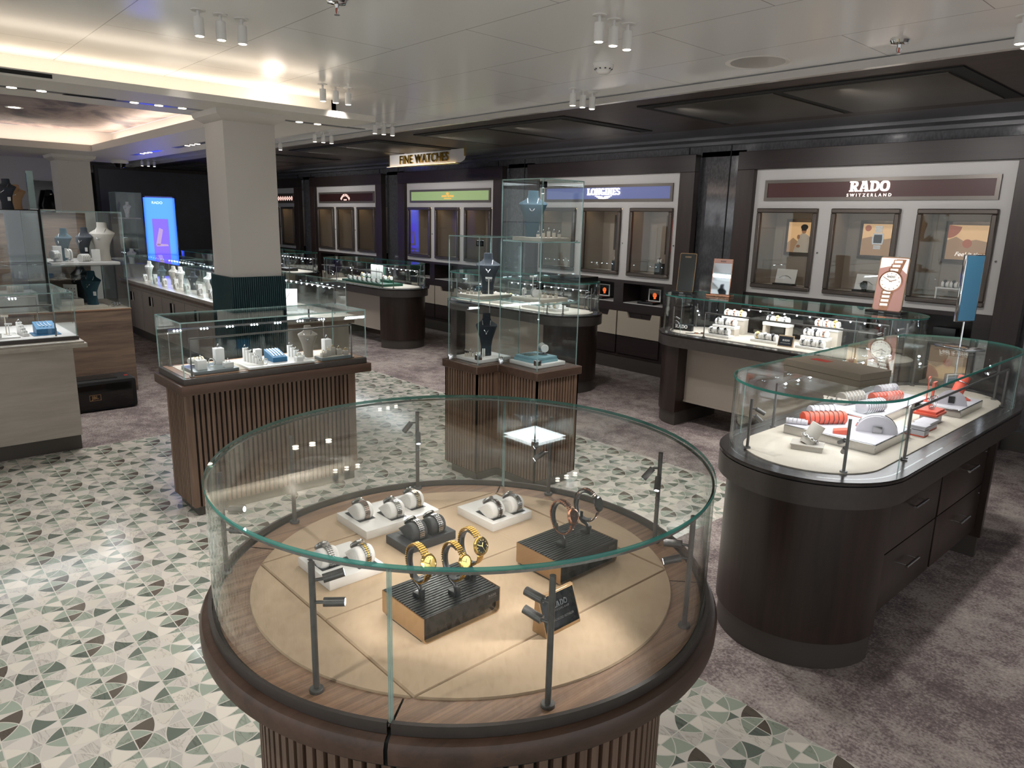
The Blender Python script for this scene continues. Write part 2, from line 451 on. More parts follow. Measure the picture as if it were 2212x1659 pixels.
# ------------------------------------------------------------------ camera
cam = bpy.data.cameras.new('camera'); co = bpy.data.objects.new('camera', cam); COL.objects.link(co)
F_PX = 1535.35; yaw, pit, rol = -.829808727, .224530054, .024432997
cam.sensor_width = 36; cam.lens = F_PX/2212*36; cam.clip_start = .02; cam.clip_end = 100
fw = Vector((math.sin(yaw)*math.cos(pit), math.cos(yaw)*math.cos(pit), -math.sin(pit)))
rt = Vector((math.cos(yaw), -math.sin(yaw), 0)); up = rt.cross(fw)
r2 = rt*math.cos(rol)+up*math.sin(rol); u2 = -rt*math.sin(rol)+up*math.cos(rol)
co.matrix_world = Matrix.Translation((0, 0, 1.70)) @ Matrix((r2, u2, -fw)).transposed().to_4x4()
sc.camera = co
sc.view_settings.view_transform = 'Standard'; sc.view_settings.look = 'None'
sc.view_settings.gamma = 1; sc.view_settings.use_curve_mapping = False; sc.view_settings.exposure = 1.0
cy = sc.cycles
cy.max_bounces = 7; cy.diffuse_bounces = 3; cy.glossy_bounces = 4; cy.transmission_bounces = 4; cy.transparent_max_bounces = 40
cy.caustics_reflective = False; cy.caustics_refractive = False; cy.sample_clamp_indirect = 4.0; cy.sample_clamp_direct = 0
cy.use_denoising = True
w = bpy.data.worlds.new('world'); sc.world = w; w.use_nodes = True
w.node_tree.nodes['Background'].inputs[0].default_value = (.60, .61, .63, 1); w.node_tree.nodes['Background'].inputs[1].default_value = 1.0

# ------------------------------------------------------------------ floor
m = MB(); m.box(-22, 6, -6, 7.2, -.12, -.001); struct(m, 'floor', 'carpet')
m = MB(); m.prism([(-5.79, -5.9), (5.9, -5.9), (5.9, 2.19), (-2.08, 2.19), (-2.08, 3.69), (-1.62, 3.69), (-1.62, 4.2), (-7.2, 4.2), (-7.2, 2.45), (-5.79, 2.45)], -.0008, 0)
struct(m, 'floor_mosaic', 'mosaic')

# ------------------------------------------------------------------ ceilings
t = NT('ceiling_tiles'); tc = t.new('ShaderNodeTexCoord'); sp = t.new('ShaderNodeSeparateXYZ', Vector=tc.outputs['Object']); M_ = t.math
yy = M_('DIVIDE', M_('SUBTRACT', sp.outputs[1], 1.06), .645); row = M_('FLOOR', yy)
fy = M_('ABSOLUTE', M_('SUBTRACT', M_('FRACT', M_('ADD', yy, .5)), .5))
xo = M_('MULTIPLY', M_('MODULO', M_('ABSOLUTE', row), 2.0), .5)
xx = M_('ADD', M_('DIVIDE', M_('SUBTRACT', sp.outputs[0], -4.235), 1.27), xo)
fx = M_('ABSOLUTE', M_('SUBTRACT', M_('FRACT', M_('ADD', xx, .5)), .5))
j = M_('MAXIMUM', M_('LESS_THAN', fy, .0035), M_('LESS_THAN', fx, .0018))
t.bsdf(t.mix(j, srgb('eeeeec'), srgb('a8a6a2')), .17); MATS['ceiling_tiles'] = t.m
Zc = 2.61
m = MB()
m.box(-5.46, 6, -6, 4.30, Zc, Zc+.05); m.box(-12.0, -5.46, 3.0, 4.30, Zc, Zc+.05); m.box(-22, -12.0, -6, 4.30, Zc, Zc+.05)
struct(m, 'ceiling', 'ceiling_tiles')
# dropped bulkhead with cove lighting and a painted ceiling panel inside
m = MB(); z0 = 2.40; z1 = 2.442
for x0, x1, y0, y1 in ((-5.65, -4.86, -6, 3.0), (-10.05, -5.65, 2.25, 3.0), (-12.0, -10.05, -6, 3.0)): m.box(x0, x1, y0, y1, z0, z1)
struct(m, 'ceiling_bulkhead', 'cove_white')
m = MB(); m.box(-5.47, -5.45, -6, 3.0, z1, Zc); m.box(-12, -5.45, 2.96, 3.0, z1, Zc); m.box(-12.0, -11.98, -6, 3.0, z1, Zc)
struct(m, 'trim_1', 'cove_white')
m = MB(); m.box(-10.35, -5.40, -6, 2.55, 2.66, 2.70); struct(m, 'ceiling_mural', 'mural')
m = MB()
for a in ((-10.0, -9.98, -6, 2.2),): pass
m.box(-10.40, -10.36, -6, 2.6, z1, 2.66); m.box(-10.4, -5.5, 2.56, 2.60, z1, 2.66)
m.box(-10.09, -10.05, -6, 2.29, 2.442, 2.475); m.box(-10.05, -5.69, 2.25, 2.29, 2.442, 2.475); m.box(-5.69, -5.65, -6, 2.29, 2.442, 2.475)
struct(m, 'trim_2', 'cove_white')
m = MB(); m.box(-4.90, -4.858, -6, .93, 2.412, 2.434); struct(m, 'trim_3', 'black_gap')
# wood soffit along the display wall
m = MB(); m.box(-22, 6, 4.2, 4.245, 2.56, Zc-.008); struct(m, 'trim_4', 'ceiling_white')
m = MB(); m.box(-22, 6, 4.245, 5.85, 2.56, 2.60); struct(m, 'ceiling_soffit', 'soffit_wood')
m = MB(); m.box(-22, 6, 5.85, 6.70, 2.562, 2.60); m.box(-22, 6, 6.36, 6.70, 2.535, 2.562); m.box(-22, 6, 6.58, 6.70, 2.505, 2.535)
struct(m, 'trim_5', 'crown_gray')
k = 0
for g in range(6):
    x1 = -1.40 - 2.92*g
    root = thing('ceiling_panel_pair', ['pair of dark bronze ceiling panels in black frames, nearest the right picture edge',
        'pair of dark bronze ceiling panels over the blue-sign display', 'pair of dark bronze ceiling panels right above the hanging gold lettered sign',
        'pair of dark bronze ceiling panels just right of the tall white column', 'pair of dark bronze ceiling panels seen left of the tall white column',
        'farthest pair of dark bronze ceiling panels, tinted violet by the screen'][g], 'ceiling panel', (x1-1.06, 5.05, 2.556))
    b = MB(); b.box(-1.10, 1.06, -.60, .60, -.004, .004); b.build('frame', 'black_gap', root)
    for sx in (-.53, .49): 
        b = MB(); b.box(sx-.475, sx+.475, -.52, .545, -.012, -.003, .003); b.build('panel', 'soffit_panel', root)

# ------------------------------------------------------------------ walls
m = MB(); m.box(-20, 6, 7.02, 7.08, 0, 2.60); m.box(-20, 6, 6.68, 6.72, 2.40, 2.51)
ex = [6.0]+[v for i in range(6) for v in (-2.67-3.03*i+1.26, -2.67-3.03*i-1.26)]+[-20.0]
for a, c in zip(ex[::2], ex[1::2]): m.box(c, a, 6.68, 6.72, 0, 2.45)
struct(m, 'wall_back', 'wall_panel')
m = MB()
for x in (-1.22, -4.10, -4.60, -7.15, -7.68, -10.16, -10.72, -13.2, -13.75): m.box(x-.004, x+.004, 6.672, 6.684, 0, 2.51)
struct(m, 'trim_6', 'black_gap')
m = MB(); m.box(-20, -19.9, -6, 6.7, 0, 2.7); struct(m, 'wall_left', 'wall_gray')
m = MB()
for a, c in zip(ex[::2], ex[1::2]): m.box(c+.01, a-.01, 6.655, 6.68, 0, .16)
struct(m, 'baseboard_back', 'kick_metal')
m = MB(); m.box(-14.9, -14.8, -6, 3.0, 0, Zc); struct(m, 'wall_far_partition', 'wall_white')
m = MB()
m.box(-14.80, -14.77, 2.36, 2.74, 1.50, 2.19); m.box(-14.77, -14.38, 2.34, 2.76, 1.49, 1.52); struct(m, 'wall_niche', 'smoked')
m = MB(); m.box(-15.9, -15.8, 3.55, 6.68, 0, 2.56); struct(m, 'wall_dark_partition', 'dark_wood')
m = MB(); m.box(-15.79, -15.77, 3.6, 6.6, 0, 2.5); struct(m, 'wall_dark_panel', 'wall_gray')

def column(x0, x1, y0, y1, label, green, capz=2.40):
    root = thing('column', label, 'column', ((x0+x1)/2, (y0+y1)/2, 0)); hx = (x1-x0)/2; hy = (y1-y0)/2
    b = MB(); b.box(-hx, hx, -hy, hy, green if green else 0, capz-.05, .004); b.build('shaft', 'column_white', root)
    b = MB(); b.loft([[(sx*(hx+e), sy*(hy+e), z) for sx, sy in ((-1, -1), (1, -1), (1, 1), (-1, 1))] for e, z in ((0, capz-.07), (.055, capz-.035), (.065, capz))], smooth=False); b.build('capital', 'column_white', root)
    if green:
        b = MB(); e = .018; P = []
        def edge(ax, ay, bx, by, n):
            for i in range(n):
                for f_, o_ in ((0, 0), (.62, 0), (.66, -.010), (.96, -.010)):
                    t_ = (i+f_)/n; dx, dy = (by-ay), -(bx-ax); L_ = math.hypot(dx, dy)
                    P.append((ax+(bx-ax)*t_+dx/L_*o_, ay+(by-ay)*t_+dy/L_*o_))
        X0, X1, Y0, Y1 = -hx-e, hx+e, -hy-e, hy+e
        edge(X0, Y0, X1, Y0, 26); edge(X1, Y0, X1, Y1, 26); edge(X1, Y1, X0, Y1, 26); edge(X0, Y1, X0, Y0, 26)
        b.prism(P, 0, green); b.build('ribbed_base', 'green_ribbed', root)
    return root
column(-5.49, -5.14, 1.965, 2.335, 'tall white square column with a dark green ribbed lower half, nearest column', 1.262)
column(-11.30, -10.92, 2.03, 2.41, 'plain white square column standing behind the tall glass jewellery cabinet', 0)
column(-13.65, -13.25, 1.28, 1.66, 'white square column at the left edge of the picture', 0)

# ------------------------------------------------------------------ ceiling fittings
def spot_proto():
    r = thing('ceiling_spotlight', 'x', 'spotlight', (0, 0, Zc))
    b = MB(); b.cyl((0, 0, -.004), (0, 0, 0), .033, n=24); b.build('canopy', 'white_matte', r)
    b = MB(); b.cyl((0, 0, -.035), (0, 0, -.003), .007, n=10); b.build('stem', 'white_matte', r)
    b = MB(); b.cyl((0, 0, -.112), (0, 0, -.032), .0225, n=24); h = b.build('housing', 'white_matte', r)
    b = MB(); b.cyl((0, 0, -.1135), (0, 0, -.112), .018, n=20); b.build('lens', 'lamp_on', h)
    return r
sp0 = spot_proto(); first = True
TRI = [((-3.61, 1.30), 'of the trio at top left'), ((-4.87, 2.58), 'of the trio by the lit end of the cove'),
       ((-2.32, 2.60), 'of the trio at the top centre'), ((-3.63, 3.83), 'of the trio above the glass tower'),
       ((-6.27, 3.86), 'of the small trio past the corner of the white bulkhead'), ((-1.00, 3.83), 'at the top right edge of the picture'),
       ((-12.6, 1.55), 'in the far row behind the white columns'), ((-12.5, 2.55), 'in the far row right of the second white column'), ((-14.0, 3.9), 'of the farthest trio over the dark partition'),
       ((-7.5, 3.86), 'of the far trio just left of the near column'), ((-8.8, 3.86), 'in the distant row by the ceiling camera')]
for (x, y), lab in TRI:
    for k in range(3):
        if x == -1.00 and k == 2: continue
        lb = ('nearest', 'middle', 'farthest')[k] + ' white ceiling spotlight ' + lab
        if first: sp0.location = (x, y+.1*k, Zc); sp0['label'] = lb; sp0['group'] = 'white ceiling spotlights'; first = False
        else: dup(sp0, (x, y+.1*k, Zc), 0, lb, 'white ceiling spotlights')
r = thing('smoke_detector', 'round white smoke detector on the ceiling above the wood soffit edge', 'smoke detector', (-2.954, 3.364, Zc))
b = MB(); b.lathe([(0, -.006), (.062, -.006), (.062, 0)], n=32); b.build('base', 'white_matte', r)
b = MB(); b.lathe([(.058, -.006), (.058, -.026), (.045, -.034), (.040, -.048), (.028, -.058), (0, -.06)], n=32); b.build('dome', 'white_lacquer', r)
b = MB()
for a in range(10): b.box(.0475*math.cos(a*.628)-.004, .0475*math.cos(a*.628)+.004, .0475*math.sin(a*.628)-.004, .0475*math.sin(a*.628)+.004, -.036, -.030)
b.build('vent_slots', 'charcoal', r)
def sprinkler(x, y, lab):
    r = thing('fire_sprinkler', lab, 'sprinkler', (x, y, Zc))
    b = MB(); b.lathe([(.046, 0), (.040, -.014), (.016, -.018), (0, -.018)], n=28); b.build('escutcheon', 'chrome', r)
    b = MB(); b.cyl((0, 0, -.018), (0, 0, -.032), .011, .008); b.tube([(.010, 0, -.03), (.010, 0, -.045), (.003, 0, -.056)], .002, 6); b.tube([(-.010, 0, -.03), (-.010, 0, -.045), (-.003, 0, -.056)], .002, 6); b.cyl((0, 0, -.058), (0, 0, -.060), .012); b.build('nozzle', 'steel', r)
    b = MB(); b.cyl((0, 0, -.032), (0, 0, -.054), .0025, n=8); b.build('bulb', 'coral', r)
sprinkler(-1.535, 3.927, 'chrome fire sprinkler on the ceiling beside the round access panel')
sprinkler(-3.0, 1.669, 'chrome fire sprinkler cut by the top edge of the picture')
r = thing('access_panel', 'flush round white access panel in the ceiling right of the smoke detector', 'ceiling panel', (-2.287, 3.915, Zc))
b = MB(); b.lathe([(.150, -.0005), (.165, -.004), (.178, -.0005)], n=64); b.build('rim', 'white_matte', r)
b = MB(); b.lathe([(0, -.0015), (.148, -.0015), (.148, 0)], n=48); b.build('disc', 'ceiling_white', r)
r = thing('dome_camera', 'small dark dome camera under the far end of the white bulkhead', 'security camera', (-11.3, 2.86, 2.40))
b = MB(); b.lathe([(0, 0), (.11, 0), (.11, -.035), (.085, -.045)], n=28); b.build('housing', 'white_matte', r)
b = MB(); b.lathe([(.08, -.045), (.06, -.095), (0, -.115)], n=28); b.build('dome', 'black_gloss', r)
# recessed slot lights in the bulkhead and mural
def slot(x, y, n, horizontal, lab):
    r = thing('recessed_light', lab, 'ceiling light', (x, y, 2.4)); L_ = .55
    b = MB(); b.box(*((-L_, L_, -.035, .035) if horizontal else (-.035, .035, -L_, L_)), -.001, .002); b.build('trim_plate', 'gray_metal', r)
    for i in range(3):
        o_ = -.15+.15*i; b = MB(); b.cyl((o_, 0, -.003) if horizontal else (0, o_, -.003), (o_, 0, .001) if horizontal else (0, o_, .001), .026, n=16); b.build('lens', 'lamp_on', r)
slot(-5.30, .80, 3, False, 'recessed slot light in the bulkhead, left one before the column')
slot(-5.33, 1.62, 3, False, 'recessed slot light in the bulkhead, right next to the near column')
slot(-5.33, 2.62, 3, False, 'recessed slot light in the bulkhead, just right of the near column')
slot(-8.0, 2.73, 3, True, 'recessed slot light in the far bulkhead, nearer the column')
slot(-9.6, 2.73, 3, True, 'recessed slot light in the far bulkhead, nearer the dome camera')
for i, (x, y) in enumerate(((-6.8, 1.4), (-7.6, 1.35), (-8.6, 1.3))):
    r = thing('recessed_light', ('nearest', 'middle', 'farthest')[i]+' round downlight set in the painted cloudy ceiling', 'ceiling light', (x, y, 2.658))
    b = MB(); b.lathe([(.05, 0), (.07, -.006), (.08, 0)], n=28); b.build('ring', 'white_matte', r); b = MB(); b.cyl((0, 0, -.004), (0, 0, .002), .048, n=20); b.build('lens', 'lamp_on', r)
r = thing('mural_speaker', 'large flush ring in the painted cloudy ceiling at left', 'ceiling panel', (-6.7, .55, 2.658))
b = MB(); b.lathe([(.20, 0), (.21, -.005), (.22, 0)], n=48); b.build('rim', 'white_matte', r)

# ------------------------------------------------------------------ lights
def area(name, loc, sx, sy, power, color=(1, 1, 1), rot=(0, 0, 0), spread=PI):
    l = bpy.data.lights.new(name, 'AREA'); l.shape = 'RECTANGLE'; l.size = sx; l.size_y = sy; l.energy = power; l.color = color; l.spread = spread
    o = bpy.data.objects.new(name, l); COL.objects.link(o); o.location = loc; o.rotation_euler = rot; return o
def spot(name, loc, tgt, power, color=(1, .94, .86), size=R(60), blend=.6, rad=.03):
    l = bpy.data.lights.new(name, 'SPOT'); l.energy = power; l.color = color; l.spot_size = size; l.spot_blend = blend; l.shadow_soft_size = rad
    o = bpy.data.objects.new(name, l); COL.objects.link(o); o.location = loc
    o.rotation_euler = (Vector(tgt)-Vector(loc)).to_track_quat('-Z', 'Y').to_euler(); return o
WARM = (1, .86, .70); NEUT = (1, .965, .93)
area('cove_light', (-5.30, -1.0, 2.455), .10, 7.8, 7, WARM, (PI, 0, 0))
area('cove_light', (-7.7, 2.45, 2.452), 4.9, .10, 8, (1, .84, .74), (PI, 0, 0))
area('cove_light', (-10.22, -1.0, 2.452), .10, 6.8, 10, (1, .84, .74), (PI, 0, 0))
area('cove_light', (-5.75, -2.0, 2.48), .08, 8, 5, (1, .84, .74), (PI, 0, 0))
for (x, y), lab in TRI[:6]:
    spot('spotlight_and_fill_beam', (x, y+.1, Zc-.13), (x, y+.1, 0), 38, NEUT, R(95), .8, .05)
for x, y in ((-3.6, -.2), (-2.9, 0.9), (-2.3, 2.0), (-1.0, -.4), (-2.2, 4.1), (1.0, 1.3), (1.0, 3.6), (-6.2, 4.0-2.6), (-6.27, 5.0), (-8.9, 3.9)):
    spot('spotlight_and_fill_beam', (x, y, 2.40 if x < -5.5 else Zc-.13), (x, y, 0), 34, NEUT, R(95), .8, .05)

for x in (-2.1, -3.3, -5.1, -6.3, -8.2, -9.3, -11.3, -12.3):
    spot('added_wall_fill', (x, 4.6, 2.50), (x, 6.6, 1.75), 22, NEUT, R(85), .9, .06)  # added light without a fixture, brightens the display wall
for x, y in ((-2.4, 4.75), (-4.3, 4.6), (-6.9, 4.4), (-10.6, 4.3), (-6.9, 2.0), (-9.8, 4.0), (-4.9, 1.6)):
    spot('spotlight_and_fill_beam', (x, y, 2.37 if x < -5.5 and y < 3 else 2.50), (x, y, 0), 26, NEUT, R(100), .9, .06)  # added fill beams without fixtures, to brighten the carpet
# ------------------------------------------------------------------ display units along the back wall
def join_meshes(name, parts, mat, parent):
    b = bmesh.new()
    for me, M in parts:
        me.transform(M); b.from_mesh(me); bpy.data.meshes.remove(me)
    out = bpy.data.meshes.new(name); b.to_mesh(out); b.free(); out.materials.append(MATS[mat])
    o = bpy.data.objects.new(name, out); COL.objects.link(o); o.parent = parent; return o

WREL = ((-1.03, -.43), (-.30, .285), (.42, 1.0))
def wall_unit(i, label, sign_mat):
    xc = -2.67-3.03*i
    r = thing('wall_display', label, 'display cabinet', (xc, 6.6, 0))
    g = lambda: MB()
    # outer wood surround (jambs to the floor, mitred head)
    for a in (-1.27, 1.085):
        b = g(); b.box(a, a+.185, -.045, .045, 0, 2.25); b.build('jamb', 'frame_wood_z', r, bevel=.003)
    b = g(); b.box(-1.27, 1.27, -.047, .045, 2.25, 2.422); b.build('head', 'frame_wood', r, bevel=.003)
    # white panel with openings
    b = g(); y0, y1 = 0.012, .03; xs = [-1.085] + [v for p in WREL for v in p] + [1.085]
    b.box(-1.085, 1.085, y0, y1, 1.885, 2.25); b.box(-1.085, 1.085, y0, y1, 1.065, 1.12)
    for k in (0, 2, 4, 6): b.box(xs[k], xs[k+1], y0, y1, 1.12, 1.885)
    b.build('panel', 'panel_white', r)
    # header sign
    b = g(); X = .98
    for a in ((-X, X, 2.117, 2.147), (-X, X, 1.955, 1.985), (-X, -X+.03, 1.985, 2.117), (X-.03, X, 1.985, 2.117)): b.box(a[0], a[1], -.008, .012, a[2], a[3])
    s = b.build('sign_frame', 'sign_bezel', r)
    b = g(); b.box(-X+.03, X-.03, .002, .011, 1.985, 2.117); sb = b.build('sign_board', sign_mat, r)
    # display windows
    for k, (a, c) in enumerate(WREL):
        b = g(); t_ = .042
        for q in ((a, c, 1.885-t_, 1.885), (a, c, 1.12, 1.12+t_), (a, a+t_, 1.12+t_, 1.885-t_), (c-t_, c, 1.12+t_, 1.885-t_)):
            b.loft([[(q[0], y, q[2]), (q[1], y, q[2]), (q[1], y, q[3]), (q[0], y, q[3])] for y in (.012, -.028)], smooth=False)
        fr = b.build('window_frame', 'window_bezel', r, bevel=.008)
        b = g(); b.box(a+t_, c-t_, -.006, -.002, 1.12+t_, 1.885-t_); b.build('pane', 'glass', fr)
        b = g()
        b.box(a, c, .38, .39, 1.13, 1.88); b.box(a-.01, a, .03, .39, 1.13, 1.88); b.box(c, c+.01, .03, .39, 1.13, 1.88); b.box(a, c, .03, .39, 1.88, 1.89)
        b.build('niche', 'niche_beige', r)
        b = g(); b.box(a, c, .03, .39, 1.115, 1.145); b.build('niche_floor', 'panel_white', r)
        b = g(); b.box(a+.06, c-.06, .06, .09, 1.872, 1.879); b.build('niche_light', 'strip_warm', r)
        b = g(); b.cyl((c+.032, .013, 1.485), (c+.032, .005, 1.485), .008, n=14); b.build('lock', 'steel', r)
    # base with open niches and drawers
    b = g(); b.box(-1.085, 1.085, .0, .36, 1.03, 1.065); b.box(-1.085, 1.085, .0, .36, .70, .80)
    for q in ((-1.085, -1.0), (-.45, -.33), (.24, .38), (.95, 1.085)): b.box(q[0], q[1], 0, .36, .80, 1.03)
    b.box(-1.085, 1.085, .34, .37, .70, 1.065); b.box(-1.085, 1.085, .02, .36, .16, .70)
    b.build('base_cabinet', 'frame_wood', r)
    b = g(); b.box(-1.085, 1.085, .03, .06, 0, .16); b.build('kick', 'kick_metal', r)
    b = g()
    for q in ((-1.0, -.45), (-.33, .24), (.38, .95)): b.box(q[0], q[1], .01, .34, .80, .808)
    b.build('shelf_liner', 'panel_white', r)
    for (a, c) in ((-.95, -.33), (-.31, .30), (.32, .93)):
        mxx = (a+c)/2; b = g()
        b.loft([[(x, y, z) for x, z in ((a, .415), (c, .415), (c, .70), (mxx+.19, .70), (mxx+.17, .635), (mxx-.14, .635), (mxx-.17, .70), (a, .70))] for y in (.02, -.004)], smooth=False)
        b.build('drawer', 'drawer_beige', r)
        b = g(); b.box(a, c, .0, .018, .20, .405); b.build('drawer', 'frame_wood', r)
        b = g(); b.cyl((mxx+.03, .02, .665), (mxx+.03, .008, .665), .007, n=12); b.build('lock', 'steel', r)
    return r, xc

UL = ['wide wall display with the glowing white four-letter sign on a maroon board', 'wall display with the glowing winged sign on a blue board behind the glass tower',
      'wall display with the green lit sign board and a gold crown', 'wall display with the arched white lettering on a dark maroon board',
      'wall display with a patterned rose sign, half hidden by the near white column', 'far wall display with a small warm lit sign seen left of the near column']
SM = ['sign_maroon', 'sign_blue', 'sign_green', 'maroon', 'maroon', 'maroon']
units = [wall_unit(i, UL[i], SM[i]) for i in range(6)]
def sign_at(mb_or_none, dx, z): return Matrix.Translation((dx, .0, z)) @ Matrix.Rotation(PI/2, 4, 'X')
# unit 0 : RADO SWITZERLAND
r, xc = units[0]
b = MB(); b.T = sign_at(0, -.205, 2.030) @ Matrix.Translation((0, 0, 0)); wd = slab_letters(b, 'RADO', .088, w=.24, depth=.012); 
for v in b.b.verts: v.co.x += -.0+(.41-wd)/2
b.build('letters', 'sign_light', r)
text('small_letters', 'SWITZERLAND', .036, 'sign_light', r, sign_at(0, 0, 1.999), .006, spacing=1.75, bold=.0003)
# unit 1 : LONGINES with winged hourglass
r, xc = units[1]
b = MB(); b.T = sign_at(0, -.27, 2.030); wd = slab_letters(b, 'LONGINES', .078, w=.22, depth=.012)
for v in b.b.verts: v.co.x += (.54-wd)/2
b.build('letters', 'sign_light', r)
b = MB(); b.T = sign_at(0, 0, 2.012)
for s_ in (-1, 1):
    for k in range(4):
        a = .5+.0*k; P0 = Vector((s_*.012, -.012*k*.9)); P1 = Vector((s_*(.13-.026*k), .008-.013*k)); d = (P1-P0).normalized(); n_ = Vector((-d.y, d.x))*.0038
        b.prism([tuple(P0-n_), tuple(P1-n_), tuple(P1+n_), tuple(P0+n_)], 0, .006)
b.prism([(-.016, -.052), (.016, -.052), (.004, -.03), (.016, -.010), (-.016, -.010), (-.004, -.03)], 0, .007)
b.build('emblem', 'sign_light', r)
# unit 2 : gold crown sign
r, xc = units[2]
b = MB(); b.T = sign_at(0, 0, 2.078)
b.prism([(-.022, -.012), (.022, -.012), (.036, .022), (.015, .006), (0, .028), (-.015, .006), (-.036, .022)], 0, .006)
b.prism([(-.022, -.020), (.022, -.020), (.022, -.015), (-.022, -.015)], 0, .006)
b.build('emblem', 'sign_gold', r)
text('letters', 'SWISS CROWN', .040, 'sign_gold', r, sign_at(0, 0, 2.044), .006, bold=.001, spacing=1.1)
text('small_letters', 'TIMELESS MASTERPIECES', .017, 'sign_gold', r, sign_at(0, 0, 2.010), .004, bold=.0006)
# unit 3 : arched lettering
r, xc = units[3]
parts = []; word = 'FRANCK MULLER'
for i, ch in enumerate(word):
    if ch == ' ': continue
    a = R(60)*(1-2*i/(len(word)-1)); 
    me = text_mesh(ch, .055, .006, bold=.0018)
    parts.append((me, sign_at(0, -.155*math.sin(a)*1.05, 1.955+.135*math.cos(a)) @ Matrix.Rotation(a, 4, 'Z')))
join_meshes('letters', parts, 'sign_rose', r)
text('small_letters', 'GENEVE', .030, 'sign_rose', r, sign_at(0, 0, 2.008), .004, bold=.001)
# unit 4 : lattice pattern
r, xc = units[4]
b = MB(); b.T = sign_at(0, 0, 2.051)
for i in range(-9, 10):
    cx_ = i*.10
    for s_ in (.044, .026):
        pts = [(cx_-s_, 0), (cx_, -s_), (cx_+s_, 0), (cx_, s_)]
        for a, c in zip(pts, pts[1:]+pts[:1]):
            A_, C_ = Vector(a), Vector(c); d = (C_-A_).normalized(); n_ = Vector((-d.y, d.x))*.0022
            b.prism([tuple(A_-n_), tuple(C_-n_), tuple(C_+n_), tuple(A_+n_)], 0, .004)
b.build('pattern', 'sign_rose', r)
r, xc = units[5]
b = MB(); b.T = sign_at(0, -.7, 2.051); b.prism([(-.15, -.05), (.15, -.05), (.15, .05), (-.15, .05)], 0, .006); b.build('letters', 'sign_rose', r)

# posters inside the niches (flat lit pictures in thin frames)
def poster(x, z0, z1, w_, label, bg, y=6.95):
    r = thing('poster', label, 'poster', (x, y, z0))
    h = z1-z0; b = MB(); b.box(-w_/2-.03, w_/2+.03, 0, .012, -.03, h+.03, .002); b.build('frame', 'window_bezel', r)
    b = MB(); b.box(-w_/2, w_/2, -.004, 0, 0, h); b.build('picture', bg, r); return r, w_, h
def blob(mb, pts, y0=-.007, y1=-.004):
    mb.loft([[(x, y, z) for x, z in pts] for y in (y1, y0)], smooth=False)
def circ_pts(cx_, cz, rx, rz=None, n=24, a0=0, a1=2*PI): rz = rz or rx; return [(cx_+rx*math.cos(a0+(a1-a0)*i/n), cz+rz*math.sin(a0+(a1-a0)*i/n)) for i in range(n)]
r, W_, H_ = poster(-3.425, 1.47, 1.762, .235, 'small lit poster of a person in a white shirt and dark glasses, left window', 'poster_sand')
b = MB(); blob(b, [(-.117, 0), (-.117, .09), (-.06, .14), (0, .10), (.117, .16), (.117, 0)], -.0055); b.build('dunes', 'poster_dune', r)
b = MB(); blob(b, [(-.045, 0), (-.03, .06), (-.01, .10), (.0, .16), (.03, .19), (.06, .185), (.10, .16), (.112, .10), (.115, 0)], -.007); b.build('shirt', 'shirt', r)
b = MB(); blob(b, circ_pts(.045, .218, .024, .036), -.0085); b.build('face', 'skin', r)
b = MB(); blob(b, circ_pts(.047, .245, .036, .028), -.0095, -.007); blob(b, [(.018, .222), (.07, .222), (.068, .212), (.022, .212)], -.0105, -.007); b.build('hair', 'hair', r)
b = MB(); blob(b, circ_pts(-.005, .15, .014, .022), -.0095); blob(b, circ_pts(.0, .06, .02, .014), -.0095); b.build('hands', 'skin', r)
r, W_, H_ = poster(-2.685, 1.475, 1.758, .265, 'small lit poster of a square steel watch over sand dunes, middle lit window', 'poster_sand')
b = MB(); blob(b, [(-.13, 0), (-.13, .15), (-.05, .17), (.02, .14), (.13, .16), (.13, 0)], -.0055); b.build('dunes', 'poster_dune', r)
b = MB(); blob(b, circ_pts(-.085, .245, .028), -.0065); b.build('planet', 'poster_planet', r)
b = MB(); blob(b, [(-.035, .10), (.055, .10), (.062, .15), (.055, .20), (-.035, .20), (-.042, .15)], -.008)
for k in range(5): blob(b, [(-.022, .208+.012*k), (.042, .208+.012*k), (.042, .217+.012*k), (-.022, .217+.012*k)], -.008)
for k in range(3): blob(b, [(-.022, .092-.012*k), (.042, .092-.012*k), (.042, .083-.012*k), (-.022, .083-.012*k)], -.008)
b.build('watch_picture', 'steel', r)
b = MB(); blob(b, [(-.024, .112), (.044, .112), (.048, .15), (.044, .188), (-.024, .188), (-.028, .15)], -.0095, -.007); b.build('dial_picture', 'black_ceramic', r)
r, W_, H_ = poster(-1.95, 1.475, 1.762, .31, 'small lit poster with planets over brown hills, right window of the maroon-sign display', 'poster_sand')
b = MB(); blob(b, [(-.155, 0), (-.155, .16), (-.09, .19), (-.02, .15), (.06, .17), (.155, .15), (.155, 0)], -.0055); b.build('hills', 'poster_dune', r)
b = MB(); blob(b, circ_pts(.0, .135, .036), -.0075); b.build('planet', 'poster_planet', r)
b = MB(); blob(b, [(-.155, .17)]+circ_pts(-.155, .287, .1, .11, 14, -PI/2, -.02)+[(-.155, .287)], -.0075); b.build('planet', 'poster_planet', r)
me = text_mesh('Feel it time', .05, .002, bold=.0004, shear=.3); me.transform(Matrix.Translation((.03, -.008, .045)) @ Matrix.Rotation(PI/2, 4, 'X')); me.materials.clear(); me.materials.append(MATS['poster_white'])
o = bpy.data.objects.new('handwriting', me); COL.objects.link(o); o.parent = r
r, W_, H_ = poster(-4.88, 1.40, 1.78, .24, 'small orange and red lit poster, right window of the blue-sign display', 'poster_orange')
b = MB(); blob(b, [(-.12, 0), (-.12, .38), (-.04, .38), (-.05, .10), (.12, .20), (.12, 0)], -.006); b.build('red_shape', 'poster_red', r)
